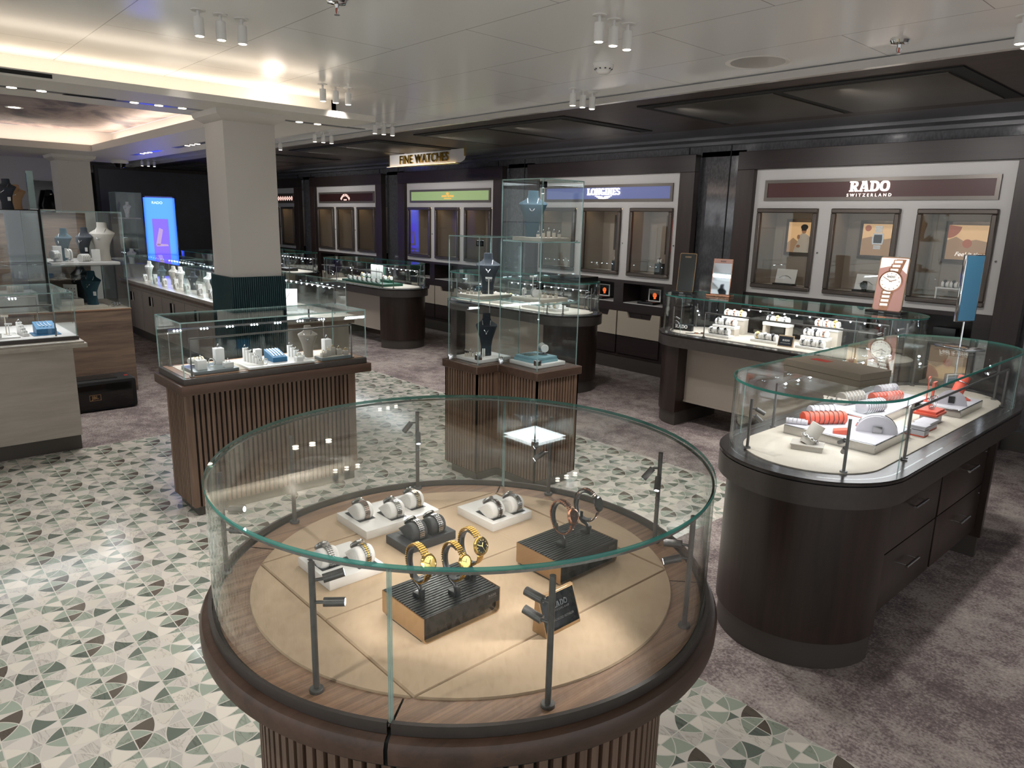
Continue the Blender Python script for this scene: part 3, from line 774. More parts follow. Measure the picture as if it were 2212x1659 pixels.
r, W_, H_ = poster(-5.66, 1.42, 1.78, .22, 'dark poster in the middle window of the blue-sign display', 'navy_velvet')

# small things standing in the wall windows and shelves
def card_stand(x, y, z, w_, h_, label, group=None):
    r = thing('display_card', label, 'card', (x, y, z), 0, group)
    b = MB(); b.box(-w_/2, w_/2, -.05, .04, 0, .022, .002); b.build('base', 'black_plastic', r)
    b = MB(); b.loft([[(-w_/2, .0, .02), (w_/2, .0, .02), (w_/2, .006, .02), (-w_/2, .006, .02)], [(-w_/2, .03, h_), (w_/2, .03, h_), (w_/2, .036, h_), (-w_/2, .036, h_)]], smooth=False); b.build('card', 'white_matte', r)
    b = MB(); b.tube([(-w_*.3, -.002, h_*.45), (-w_*.15, .002, h_*.58), (0, .004, h_*.62), (w_*.15, .002, h_*.58), (w_*.3, -.002, h_*.45)], .0018, 5); b.build('printed_arc', 'black_plastic', r); return r
card_stand(-3.45, 6.80, 1.145, .21, .16, 'white card with a drawn arc on a black base, left window of the maroon-sign display')
card_stand(-2.68, 6.82, 1.145, .20, .16, 'white card on a black base behind a dark watch, middle window of the maroon-sign display')
# ------------------------------------------------------------------ display counters
def stadium(cx0, cx1, cy_, r, n=28):
    """outline of a rounded-end counter along local x, centres at cx0, cx1"""
    return [(cx1+r*math.cos(-PI/2+PI*i/n), cy_+r*math.sin(-PI/2+PI*i/n)) for i in range(n+1)] + [(cx0+r*math.cos(PI/2+PI*i/n), cy_+r*math.sin(PI/2+PI*i/n)) for i in range(n+1)]
def ring_wall(mb, outer, inner, z0, z1):
    n = len(outer); v = [[mb._v((x, y, z)) for x, y in pl] for pl, z in ((outer, z0), (outer, z1), (inner, z1), (inner, z0))]
    for k in range(4):
        a, b = v[k], v[(k+1) % 4]
        for i in range(n): mb._f([a[i], a[(i+1) % n], b[(i+1) % n], b[i]], k % 2 == 0)
def post(r, x, y, z, h, rad=.006, lamps=(), name='post', rot=0.0):
    b = MB(); b.cyl((x, y, z+.004), (x, y, z+h), rad, n=16); b.lathe([(0, .007), (rad*2.1, .007), (rad*2.3, .005), (rad*2.3, 0)], (x, y, z), 20)
    p = b.build(name, 'post_metal', r)
    for (zz, az, el) in lamps:
        d = Vector((math.cos(az)*math.cos(el), math.sin(az)*math.cos(el), math.sin(el))); h0 = Vector((x, y, z+zz)); h1 = h0+Vector((math.cos(az), math.sin(az), 0))*.020
        b = MB(); b.tube([h0, h1, h1+d*.006], .0032, 8); b.cyl(h1, h1+d*.040, .0088, n=18); b.cyl(h1+d*.012, h1+d*.0125, .0091, n=18)
        l = b.build('spot_head', 'post_metal', p); b = MB(); b.cyl(h1+d*.036, h1+d*.0403, .0066, n=14); b.build('lens', 'led', l)
    return p
def counter(x0, y0, rz, label, L=1.43, h=.80, gh=.32, drawers=False, panel='cream_door', rail=True, lamps=True, ext=0.0):
    """stadium counter: local x along its length, leg centre 0 at the origin, centre 1 at x=L; worktop radius .37"""
    r = thing('display_counter', label, 'display counter', (x0, y0, 0), rz)
    for k, (c, s_) in enumerate(((0, -1), (L, 1))):
        for nm, rr, za, zb, mt in (('leg', .33, .115, h-.10, 'dark_wood'), ('foot', .318, 0, .115, 'kick_metal')):
            b = MB(); pts = [(c+s_*rr*math.sin(PI*i/28), -rr*math.cos(PI*i/28)) for i in range(29)]
            if s_ < 0: pts = pts[::-1]
            b.prism(pts, za, zb); o = b.build(nm, mt, r if nm == 'leg' else legs)
            if nm == 'leg': legs = o
            for p_ in o.data.polygons: p_.use_smooth = abs(p_.normal.z) < .5 and p_.area < .1
    L0 = L; L = L+ext
    b = MB(); b.prism(stadium(0, L, 0, .37), h-.105, h-.018, smooth=True); b.build('apron', 'bronze_metal', r)
    b = MB(); b.prism(stadium(0, L, 0, .362), h-.018, h-.012); b.build('shadow_gap', 'black_gap', r)
    b = MB(); b.prism(stadium(0, L, 0, .372), h-.012, h-.004, smooth=True); b.prism(stadium(0, L, 0, .368), h-.004, h, smooth=True); b.build('worktop', 'counter_top_metal', r)
    b = MB(); b.prism(stadium(.0, L, 0, .275), h, h+.004, smooth=True); b.build('inlay', 'suede_pale', r)
    LT = L; L = L0
    if drawers:
        for s_ in (-1,):
            for i in range(2):
                for k, (za, zb) in enumerate(((.42, h-.11), (.16, .415))):
                    b = MB(); xa = .012+i*(L/2); xb = xa+L/2-.024; b.box(xa, xb, -.30, -.285, za, zb, .002); dr = b.build('drawer', 'dark_wood', r)
                    xm = (xa+xb)/2; zz = (za+zb)/2+.03
                    b = MB(); b.tube([(xm-.055, -.298, zz), (xm-.055, -.33, zz)], .004, 8); b.tube([(xm+.055, -.298, zz), (xm+.055, -.33, zz)], .004, 8); b.cyl((xm-.072, -.332, zz), (xm+.072, -.332, zz), .0062, n=12); b.build('handle', 'chrome', dr)
            for i, zz in ((0, .60), (0, .33), (1, .60), (1, .37)):
                xx = .03 if i == 0 else L-.03
                b = MB(); b.cyl((xx, -.299, zz), (xx, -.303, zz), .010, n=14); b.build('lock', 'steel', r)
        b = MB(); b.box(.005, L-.005, -.284, .30, .16, h-.105); b.build('carcass', 'dark_wood', r)
    else:
        b = MB(); b.box(.0, L, -.20, .28, .20, h-.105); b.box(.0, L, -.21, -.20, .20, .215); b.build('modesty_panel', panel, r)
    # glass
    L = LT; g0 = .335; gt = h+gh
    b = MB(); ring_wall(b, stadium(0, L, 0, g0), stadium(0, L, 0, g0-.006), h+.001, gt-.010); b.build('glass_wall', 'glass', r)
    b = MB(); b.prism(stadium(0, L, 0, g0+.002), gt-.009, gt, cap=True); b.build('glass_top', 'glass', r)
    b = MB(); ring_wall(b, stadium(0, L, 0, g0+.0035), stadium(0, L, 0, g0+.001), gt-.0095, gt+.0004); b.build('glass_rim', 'glass_edge', r)
    for xx in (0, L):
        for s_ in (-1, 1):
            b = MB(); b.cyl((xx, s_*(g0-.003), h), (xx, s_*(g0-.003), gt-.01), .0022, n=6); b.build('glass_joint', 'glass_edge_pale', r)
    if rail:
        z = h+.004; t_ = h+.205
        for s_ in (-1,1):
            b = MB(); b.tube([(.20, s_*.285, z), (.20, s_*.285, t_), (L-.0, s_*.285, t_), (L-.0, s_*.285, z)], .006, 10)
            for xx in (.20, L): b.lathe([(0, .006), (.013, .006), (.013, 0)], (xx, s_*.285, z), 16)
            rl = b.build('light_rail', 'post_metal', r)
            if s_ > 0:
                for i in range(11):
                    b = MB(); xx = .27+(L-.34)*i/10; b.cyl((xx, .282, t_-.003), (xx, .277, t_-.008), .0055, n=8); b.build('led', 'led', rl)
        post(r, -.17, -.20, z, .21, lamps=((.12, .9, -.5), (.09, .6, -.7)) if lamps else ())
        post(r, -.19, .19, z, .21, lamps=((.17, -.9, -.5), (.14, -.6, -.7)) if lamps else ())
        post(r, L+.15, -.21, z, .24, lamps=((.20, 2.6, -.3), (.16, 2.4, -.4)) if lamps else ())
        post(r, L+.15, .21, z, .24, lamps=((.20, -2.6, -.3), (.16, -2.4, -.4)) if lamps else ())
    return r
# D: right foreground counter runs along world Y; its drawer side faces +X
cD = counter(-1.235, 2.83, PI/2, 'dark wood counter with rounded ends and drawers, right foreground, holding orange jewellery stands', L=1.40, h=.80, gh=.30, drawers=True, ext=.17)
cE = counter(-3.45, 5.40, 0, 'dark rounded counter with tiered watch trays below the maroon-sign wall display')
cF = counter(-6.51, 5.39, 0, 'dark rounded counter standing behind the glass display tower')
cG = counter(-9.62, 5.40, 0, 'dark rounded counter with green watch trays below the green-sign and arched-sign displays')
cH = counter(-12.70, 5.40, 0, 'far dark rounded counter just right of the near white column')

# ------------------------------------------------------------------ round vitrine
RC = (-1.352, 1.083)
rv = thing('round_display_case', 'large round glass display case with slatted wood base in the foreground', 'display case', (*RC, 0))
b = MB(); b.lathe([(.515, 0), (.515, .737)], n=96); b.build('drum', 'slat_gap', rv)
b = MB(); NS = 104
for i in range(NS):
    a = 2*PI*i/NS; da = .0185
    b.prism([(rr*math.cos(a+d), rr*math.sin(a+d)) for rr, d in ((.510, -da), (.532, -da), (.532, da), (.510, da))], .06, .738)
b.build('slats', 'slat_wood', rv)
b = MB(); b.lathe([(.50, 0), (.50, .07), (.533, .07)], n=72); b.build('kick', 'kick_metal', rv)
SEAM = [R(-51), R(-51)+PI]      # the two half rings meet here
for k in range(2):
    a0, a1 = SEAM[0]+k*PI+.006, SEAM[0]+(k+1)*PI-.006
    b = MB(); b.lathe([(.50, .737), (.638, .737), (.647, .745), (.648, .775), (.642, .787), (.632, .791), (.50, .791)], n=72, a0=a0, a1=a1)
    b.build('ledge', 'ledge_wood', rv)
    b = MB(); b.lathe([(.60, .788), (.612, .790), (.626, .792), (.627, .816), (.6185, .8165), (.6185, .800), (.60, .800)], n=72, a0=a0, a1=a1, smooth=False)
    b.build('rim_band', 'bronze_metal', rv)
b = MB(); b.lathe([(.4, .70), (.64, .737), (.64, .786), (.606, .790), (.3, .790)], n=64); b.build('core', 'black_gap', rv)
# wood ring in four sectors with dark joints
for k, (a0, a1) in enumerate(((R(-51), R(43)), (R(43), R(130)), (R(130), R(219)), (R(219), R(309)))):
    b = MB(); b.lathe([(.535, .79), (.535, .802), (.606, .802), (.606, .79)], n=40, a0=a0+.004, a1=a1-.004, smooth=False); b.build('wood_ring', 'ring_wood', rv)
# suede pads: centre square split in two and four round segments
def pad(name, pts, z0=.79, z1=.8065):
    b = MB(); n = len(pts); c = Vector((sum(p[0] for p in pts)/n, sum(p[1] for p in pts)/n)); ins = [tuple(Vector(p)+(c-Vector(p)).normalized()*.004) for p in pts]
    lo = [b._v((x, y, z0)) for x, y in pts]; mi = [b._v((x, y, z1-.003)) for x, y in pts]; hi = [b._v((x, y, z1)) for x, y in ins]
    for A_, B_ in ((lo, mi), (mi, hi)):
        for i in range(n): b._f([A_[i], A_[(i+1) % n], B_[(i+1) % n], B_[i]], True)
    b._f(hi); b.build(name, 'suede', rv)
qx, qy = .352, .405; Rp = .535; gp = .0013
pad('pad', [(-qx+gp, -qy+gp), (-gp, -qy+gp), (-gp, qy-gp), (-qx+gp, qy-gp)]); pad('pad', [(gp, -qy+gp), (qx-gp, -qy+gp), (qx-gp, qy-gp), (gp, qy-gp)])
for k in range(4):
    aa = k*PI/2; e = math.acos((qx if k % 2 == 0 else qy)/Rp)-.004
    pts = [(Rp*math.cos(aa-e+2*e*i/24), Rp*math.sin(aa-e+2*e*i/24)) for i in range(25)]
    pts = [(x+gp*math.cos(aa), y+gp*math.sin(aa)) for x, y in pts]; pad('pad', pts)
# glass drum
Rg = .6155
for k in range(2):
    a0, a1 = SEAM[0]+k*PI+.004, SEAM[0]+(k+1)*PI-.004
    b = MB(); b.lathe([(Rg, .806), (Rg, 1.112), (Rg-.006, 1.112), (Rg-.006, .806), (Rg, .806)], n=72, a0=a0, a1=a1); b.build('curved_glass', 'glass', rv)
    for a in (a0, a1):
        b = MB(); b.cyl(((Rg-.003)*math.cos(a), (Rg-.003)*math.sin(a), .806), ((Rg-.003)*math.cos(a), (Rg-.003)*math.sin(a), 1.112), .0024, n=6); b.build('glass_joint', 'glass_edge_pale', rv)
b = MB(); b.lathe([(0, 1.113), (Rg+.001, 1.113), (Rg+.001, 1.123), (0, 1.123)], n=128, smooth=False); b.build('glass_top', 'glass', rv)
b = MB(); b.lathe([(Rg+.0012, 1.1135), (Rg+.0025, 1.115), (Rg+.0025, 1.121), (Rg+.0012, 1.1228)], n=144); b.build('glass_rim', 'glass_edge', rv)
b = MB(); b.lathe([(Rg-.0065, 1.1065), (Rg-.0015, 1.1065), (Rg-.0015, 1.1115), (Rg-.0065, 1.1115), (Rg-.0065, 1.1065)], n=144, smooth=False); b.build('hinge_rail', 'steel', rv)
def L2(p): return (p[0]-RC[0], p[1]-RC[1])
PST = [((-1.141, .549), ((.235, R(70), .18), (.190, R(52), 0))), ((-.818, .861), ((.215, R(190), .12), (.175, R(195), .25))), ((-.810, 1.296), ((.20, R(205), -.1), (.17, R(222), -.3))),
       ((-1.128, 1.609), ((.225, R(230), -.9), (.205, R(300), -.9))), ((-1.582, 1.626), ((.19, R(235), -.6), (.15, R(240), -.6))), ((-1.903, 1.315), ((.235, R(240), -.9), (.205, R(330), -.9))),
       ((-1.902, .868), ()), ((-1.722, .596), ((.175, R(40), .1), (.12, R(35), .1)))]
for p_, lm in PST: post(rv, *L2(p_), .802, .272, .0062, lamps=lm)

# ------------------------------------------------------------------ rectangular slatted vitrine (A)
def slat_box(r, x0, x1, y0, y1, z0, z1, n, name='base'):
    b = MB(); b.box(x0+.012, x1-.012, y0+.012, y1-.012, z0, z1); b.build(name+'_core', 'slat_gap', r)
    b = MB(); p_ = .0285
    def run(L_, f_):
        k = max(2, round((L_-.068)/p_)); w_ = (L_-.068)/k
        for i in range(k):
            f_(.034+i*w_+w_*.42, .034+i*w_+w_)
    run(x1-x0, lambda a, c: (b.box(x0+a, x0+c, y0, y0+.014, z0, z1), b.box(x0+a, x0+c, y1-.014, y1, z0, z1)))
    run(y1-y0, lambda a, c: (b.box(x0, x0+.014, y0+a, y0+c, z0, z1), b.box(x1-.014, x1, y0+a, y0+c, z0, z1)))
    for X, Y in ((x0, y0), (x1-.034, y0), (x0, y1-.034), (x1-.034, y1-.034)): b.box(X, X+.034, Y, Y+.034, z0, z1)
    b.build(name+'_slats', 'slat_wood', r)
def glass_box(r, x0, x1, y0, y1, z0, z1, mat='tower_glass', t=.006, top=True, edge='glass_edge_pale', e=.0028):
    for nm, q in (('glass_pane', (x0, x1, y0, y0+t)), ('glass_pane', (x0, x1, y1-t, y1)), ('glass_pane', (x0, x0+t, y0+t, y1-t)), ('glass_pane', (x1-t, x1, y0+t, y1-t))):
        b = MB(); b.box(*q, z0, z1-t); b.build(nm, mat, r)
    if top: b = MB(); b.box(x0, x1, y0, y1, z1-t, z1); b.build('glass_top', mat, r)
    b = MB()
    for X in (x0, x1):
        for Y in (y0, y1): b.box(X-e, X+e, Y-e, Y+e, z0, z1)
    for Y in (y0, y1): b.box(x0, x1, Y-e*.7, Y+e*.7, z1-.006, z1+.0006)
    for X in (x0, x1): b.box(X-e*.7, X+e*.7, y0, y1, z1-.006, z1+.0006)
    b.build('glass_edges', edge, r)
ra = thing('slatted_display_case', 'long rectangular glass case of ring stands on a slatted wood base, left of centre', 'display case', (-4.17, 1.775, 0))
b = MB(); b.box(-.16, .14, -.51, .50, 0, .07); b.build('kick', 'kick_metal', ra)
slat_box(ra, -.18, .165, -.54, .51, .06, .737, 30)
b = MB(); b.box(-.235, .245, -.585, .585, .737, .792, .006); b.build('ledge', 'ledge_wood', ra)
b = MB(); b.box(-.205, .23, -.565, .56, .792, .828, .003); b.build('rim_band', 'bronze_metal', ra)
b = MB(); b.box(-.185, .212, -.548, .543, .828, .8315); b.build('wood_deck', 'ring_wood', ra)
b = MB(); b.box(-.145, .172, -.508, .503, .8315, .834); b.build('inlay', 'suede_pale', ra)
glass_box(ra, -.200, .226, -.56, .556, .829, 1.135)
for s_ in (1, -1):
    X = .215 if s_ > 0 else -.17
    X = .222-.025 if s_ > 0 else -.165
    b = MB(); b.tube([(X, -.51, .832), (X, -.51, 1.04), (X, .47, 1.04), (X, .47, .832)], .0055, 8)
    for yy in (-.51, .47): b.box(X-.012, X+.012, yy-.012, yy+.012, .832, .836)
    b.build('light_rail', 'post_metal', ra)
b = MB(); b.box(-.175, -.155, -.51, .47, 1.036, 1.046); b.build('light_bar', 'gray_metal', ra)
for i in range(7):
    for k in range(3):
        yy = -.46+.152*i+.018*(k-1)
        b = MB(); b.cyl((-.158, yy, 1.040), (-.152, yy, 1.034), .0042, n=10); b.build('led', 'led', ra)

# ------------------------------------------------------------------ glass display tower (two boxes on a stepped slatted base)
tw = thing('glass_display_tower', 'two joined glass towers, one taller, on a stepped slatted wood base in the centre', 'display case', (-3.30, 3.15, 0))
def W(x, y): return (x+3.30, y-3.15)
ZP = [(-3.80, 2.83), (-3.43, 2.83), (-3.43, 3.01), (-3.06, 3.01), (-3.06, 3.42), (-3.43, 3.42), (-3.43, 3.25), (-3.80, 3.25)]
Zl = [W(*p) for p in ZP]
def inset(pts, d):
    out = []; n = len(pts)
    for i in range(n):
        a, b_, c = Vector(pts[i-1]), Vector(pts[i]), Vector(pts[(i+1) % n])
        n1 = Vector((-(b_-a).y, (b_-a).x)).normalized(); n2 = Vector((-(c-b_).y, (c-b_).x)).normalized()
        out.append(tuple(b_+(n1+n2)*d))
    return out
b = MB(); b.prism(inset(Zl, .05), 0, .07); b.build('kick', 'kick_metal', tw)
b = MB(); b.prism(inset(Zl, .028), .06, .738); b.build('base_core', 'slat_gap', tw)
b = MB(); P_ = inset(Zl, .016)
for i in range(8):
    a, c = Vector(P_[i]), Vector(P_[(i+1) % 8]); L_ = (c-a).length; d = (c-a).normalized(); n_ = Vector((-d.y, d.x)); k = round((L_-.044)/.0265); w_ = (L_-.044)/k
    for j in range(k):
        s0 = a+d*(.022+j*w_+w_*.40); s1 = a+d*(.0215+j*w_+w_); b.prism([tuple(s0), tuple(s1), tuple(s1+n_*.012), tuple(s0+n_*.012)], .07, .738)
    b.prism([tuple(a), tuple(a+d*.022), tuple(a+d*.022+n_*.012), tuple(a+n_*.012)], .07, .738); b.prism([tuple(c-d*.022), tuple(c), tuple(c+n_*.012), tuple(c-d*.022+n_*.012)], .07, .738)
b.build('base_slats', 'slat_wood', tw)
b = MB(); b.prism(Zl, .737, .791); b.build('ledge', 'ledge_wood', tw, bevel=.006)
x0, y0 = W(-3.46, 3.045); x1, y1 = W(-3.10, 3.40)
glass_box(tw, x0, x1, y0, y1, .7915, 1.955, t=.006, edge='glass_edge_pale', e=.0026)
for z in (1.205, 1.582): b = MB(); b.box(x0+.007, x1-.007, y0+.007, y1-.007, z-.004, z+.004); sh = b.build('glass_shelf', 'tower_glass', tw); b = MB(); b.box(x0+.006, x1-.006, y0+.006, y0+.0085, z-.0045, z+.0045); b.box(x1-.0085, x1-.006, y0+.0085, y1-.006, z-.0045, z+.0045); b.build('shelf_edge', 'glass_edge_pale', sh)
x2, y2 = W(-3.77, 2.865); x3, y3 = W(-3.462, 3.22)
glass_box(tw, x2, x3, y2, y3, .7915, 1.605, t=.006, edge='glass_edge_pale', e=.0024)
for z in (1.205,): b = MB(); b.box(x2+.007, x3-.007, y2+.007, y3-.007, z-.004, z+.004); sh = b.build('glass_shelf', 'tower_glass', tw); b = MB(); b.box(x2+.006, x3-.006, y2+.006, y2+.0085, z-.0045, z+.0045); b.box(x3-.0085, x3-.006, y2+.0085, y3-.006, z-.0045, z+.0045); b.build('shelf_edge', 'glass_edge_pale', sh)
for (X, Y, z) in ((x1, y0, .825), (x1, y0, 1.30), (x3, y2, .825), (x3, y2, 1.545), (x1, y0, 1.90)):
    b = MB(); b.box(X-.028, X-.006, Y-.004, Y+.010, z, z+.036, .002); b.box(X-.004, X+.018-.012, Y+.006, Y+.03, z, z+.036, .002); b.build('hinge', 'chrome' if z < 1 else 'black_gloss', tw)
for (X, Y) in ((x2+.03, y2), (x0+.03, y0)):
    b = MB(); b.lathe([(0, 0), (.018, 0), (.018, .03), (.012, .042), (0, .045)], (X, Y-.008, .7915), 18); b.build('lock', 'chrome', tw)
for (X, Y, z) in ((x1-.02, y0+.02, 1.87), (x1-.02, y0+.02, 1.345), (x1-.022, y0+.02, 1.115)):
    b = MB(); b.cyl((X, Y, z+.03), (X-.01, Y+.01, z), .006, n=12); l = b.build('spot_head', 'steel', tw)
    b = MB(); b.cyl((X-.01, Y+.01, z), (X-.0106, Y+.0106, z-.0015), .0055, n=12); b.build('lens', 'led', l)

# ------------------------------------------------------------------ left cabinets
cc = thing('pale_display_case', 'pale wood-effect jewellery counter with glass top at the left edge, nearest one', 'display counter', (-6.1, -.4, 0))
b = MB(); b.box(-.55, .31, -2.4, 1.447, .105, .785); b.build('body', 'pale_laminate', cc)
b = MB(); b.box(-.54, .295, -2.4, 1.44, 0, .105); b.build('kick', 'kick_metal', cc)
b = MB(); b.box(-.60, .37, -2.4, 1.53, .755, .785, .003); b.box(-.585, .355, -2.4, 1.515, .785, .80, .003); b.build('stone_top', 'marble_top', cc)
b = MB(); b.box(-.50, .275, -2.4, 1.50, .80, .825); b.build('rim_band', 'bronze_metal', cc)
b = MB(); b.box(-.49, .265, -2.39, 1.49, .825, .828); b.build('inlay', 'panel_white', cc)
glass_box(cc, -.49, .268, -2.38, 1.49, .825, 1.14)
b = MB(); b.tube([(.22, -2.0, .828), (.22, -2.0, 1.05), (.22, 1.37, 1.05), (.22, 1.37, .828)], .006, 8); b.build('light_rail', 'post_metal', cc)
b = MB(); b.tube([(-.42, -2.0, .828), (-.42, -2.0, 1.05), (-.42, 1.37, 1.05), (-.42, 1.37, .828)], .006, 8); b.build('light_rail', 'post_metal', cc)
for i in range(8):
    for k in range(3):
        yy = 1.20-.26*i+.02*k; b = MB(); b.cyl((-.413, yy, 1.045), (-.405, yy, 1.038), .0045, n=10); b.build('led', 'led', cc)

c2 = thing('tall_display_case', 'tall glass jewellery cabinet on a brown wood base behind the pale counter, left edge', 'display case', (-7.9, 0.7, 0))
b = MB(); b.box(-.50, .42, -2.4, 1.17, 0, .795); b.build('body', 'oak_wood', c2)
b = MB(); b.box(-.505, .425, -2.4, 1.175, .795, .81, .002); b.build('deck', 'ring_wood', c2)
b = MB(); b.box(-.50, .42, -1.2, 1.17, .81, .8105); b.build('inlay', 'suede_pale', c2)
glass_box(c2, -.49, .41, .53, 1.165, .811, 1.70, t=.007, e=.004)
glass_box(c2, -.49, .41, -2.0, .512, .811, 1.70, t=.007, edge='black_gap', e=.003)
b = MB(); b.box(-.47, -.45, .56, 1.05, .811, 1.68); b.build('back_panel', 'oak_wood', c2)
b = MB(); b.box(-.47, .40, .54, 1.155, 1.205, 1.215); b.build('glass_shelf', 'tower_glass', c2)
b = MB(); b.box(-.40, .37, .57, 1.13, 1.216, 1.240, .003); b.build('shelf_tray', 'panel_white', c2)
b = MB(); b.box(-.49, .415, .514, .528, .811, 1.705); b.build('mullion', 'black_gap', c2)
b = MB(); b.box(-.40, -.38, -1.9, .16, .811, 1.66); b.build('back_panel', 'slab_gray', c2)
b = MB(); b.box(-.40, -.38, .165, .36, .811, 1.66); b.build('back_panel', 'oak_wood', c2)

# long cream counter behind the column
c3 = thing('long_display_case', 'long cream jewellery counter with glass top running behind the near white column', 'display counter', (-8.8, 3.15, 0))
b = MB(); b.box(-2.65, 2.60, -.355, .33, .11, .72); b.build('body', 'cream_door', c3)
b = MB(); b.box(-2.63, 2.58, -.34, .32, 0, .11); b.build('kick', 'kick_metal', c3)
b = MB(); b.box(-2.70, 2.66, -.375, .36, .70, .735); b.build('apron', 'oak_wood', c3)
b = MB(); b.box(-2.72, 2.68, -.39, .37, .735, .775, .004); b.build('stone_top', 'marble_top', c3)
for i in range(6):
    a = -2.60+i*.86
    for d in range(2):
        b = MB(); b.box(a+.43*d+.004, a+.43*d+.426, -.366, -.356, .125, .665, .002); dr = b.build('door', 'cream_door', c3)
        xx = a+.43+(-.05 if d == 0 else .05)
        b = MB(); b.box(xx-.012, xx+.012, -.372, -.366, .50, .62); b.build('handle_plate', 'smoked', dr)
        b = MB(); b.box(xx-.008+.0, xx+.008, -.385, -.372, .50, .62, .003); b.build('handle', 'white_matte' if d else 'black_plastic', dr)
for i in range(4):
    a = -2.60+i*1.30; glass_box(c3, a, a+1.26, -.34, .33, .776, 1.10, t=.006)
for i in range(4):
    a = -2.60+i*1.30
    b = MB(); b.tube([(a+.08, .25, .776), (a+.08, .25, 1.03), (a+1.18, .25, 1.03), (a+1.18, .25, .776)], .005, 6); b.build('light_rail', 'post_metal', c3)
    for k in range(9):
        b = MB(); b.cyl((a+.14+.12*k, .245, 1.028), (a+.14+.12*k, .238, 1.02), .008, n=8); b.build('led', 'led', c3)

# hanging FINE WATCHES sign
fs = thing('hanging_sign', 'pale hanging sign with gold FINE WATCHES letters under the wood soffit', 'sign', (-7.91, 5.6, 2.30))
b = MB(); pts = [(-.80, .09), (.85, .09)]
out = [(.85+0*.0, .25), (-.80, .25), (-.80, .09)] + [(.72+.13*math.sin(PI/2*i/8)*1.0, .09+.07*(1-math.cos(PI/2*i/8))) for i in range(9)]
b.loft([[(x, y, z) for x, z in out] for y in (-.006, .006)], smooth=False); b.build('board', 'panel_white', fs)
b = MB(); b.box(-.86, .70, -.03, .03, .078, .088, .002); b.build('base_rail', 'gold_pale', fs)
b = MB(); b.box(-.85, .68, -.026, -.016, .0885, .091); b.build('light_strip', 'strip_warm', fs)
b = MB(); b.box(-.82, -.80, -.01, .01, .085, .26); b.build('hanger', 'gold_pale', fs)
b = MB(); b.box(.84, .86, -.01, .01, .16, .26); b.build('hanger', 'gold_pale', fs)
text('letters', 'FINE WATCHES', .15, 'gold', fs, Matrix.Translation((0.0, -.016, .165)) @ Matrix.Rotation(PI/2, 4, 'X'), .018, bold=.002, spacing=1.05)

# blue advertising screen far behind
sn = thing('digital_screen', 'tall bright blue advertising screen glowing in the dark area far left', 'screen', (-13.5, 3.98, 0), R(68))
b = MB(); b.box(-.262, .262, -.03, .03, .0, 1.98, .01); b.build('casing', 'black_gloss', sn)
b = MB(); b.box(-.245, .245, -.034, -.030, .9, 1.955); b.build('display', 'screen_blue', sn)
b = MB(); b.box(-.13, .12, -.038, -.034, .92, 1.60); b.build('picture', 'screen_violet', sn)
b = MB(); b.T = Matrix.Translation((0, -.0395, 0)) @ Matrix.Rotation(PI/2, 4, 'X'); b.prism([(-.10, 1.15), (-.03, 1.15), (.03, 1.42), (-.03, 1.45)], 0, .002); b.prism([(-.09, 1.13), (.10, 1.14), (.09, 1.17), (-.08, 1.18)], 0, .002); b.build('watch_strap_picture', 'screen_brown', sn)
text('letters', 'RADO', .06, 'screen_text', sn, Matrix.Translation((-.03, -.037, 1.87)) @ Matrix.Rotation(PI/2, 4, 'X'), .003)

# case lighting
area('case_light', (-1.35, 1.08, 1.10), .5, .5, 0.8, (1, .95, .88))
spot('case_spot', (-1.141, .57, 1.03), (-1.25, .9, .83), 2.6, NEUT, R(75), .9, .03)
spot('case_spot', (-.84, .87, 1.02), (-1.2, .9, .83), 2.6, NEUT, R(75), .9, .03)
spot('case_spot', (-.85, 1.28, 1.05), (-1.05, .82, .80), 4.0, NEUT, R(95), .9, .03)
spot('case_spot', (-1.13, 1.58, 1.02), (-1.35, 1.2, .83), 2.6, NEUT, R(75), .9, .03)
spot('case_spot', (-1.88, 1.30, 1.02), (-1.6, 1.05, .83), 2.6, NEUT, R(75), .9, .03)
area('case_light', (-4.33, 1.75, 1.03), .04, 1.0, 1.6, (.93, .96, 1), (0, -.6, 0))
area('case_light', (-1.235, 3.50, 1.075), .35, 1.7, 3.4, (.95, .97, 1))
for x in (-2.73, -5.8, -8.9, -12.0): area('case_light', (x, 5.40, 1.10), 1.7, .3, 4.5, (.94, .97, 1))
area('case_light', (-3.28, 3.22, 1.94), .3, .3, .9, (.93, .96, 1)); area('case_light', (-3.61, 3.04, 1.59), .25, .25, 1.2, (.93, .96, 1))
area('case_light', (-6.2, .4, 1.12), .5, 2.0, 3.2, (.95, .97, 1)); area('case_light', (-7.9, 1.2, 1.67), .6, 1.0, 3, (.95, .97, 1))
area('case_light', (-8.6, 3.15, 1.09), 5.0, .4, 17, (.94, .97, 1))
area('screen_glow', (-13.44, 3.95, 1.5), .45, 1.0, 5, (.25, .3, 1), (R(90), 0, R(68)))
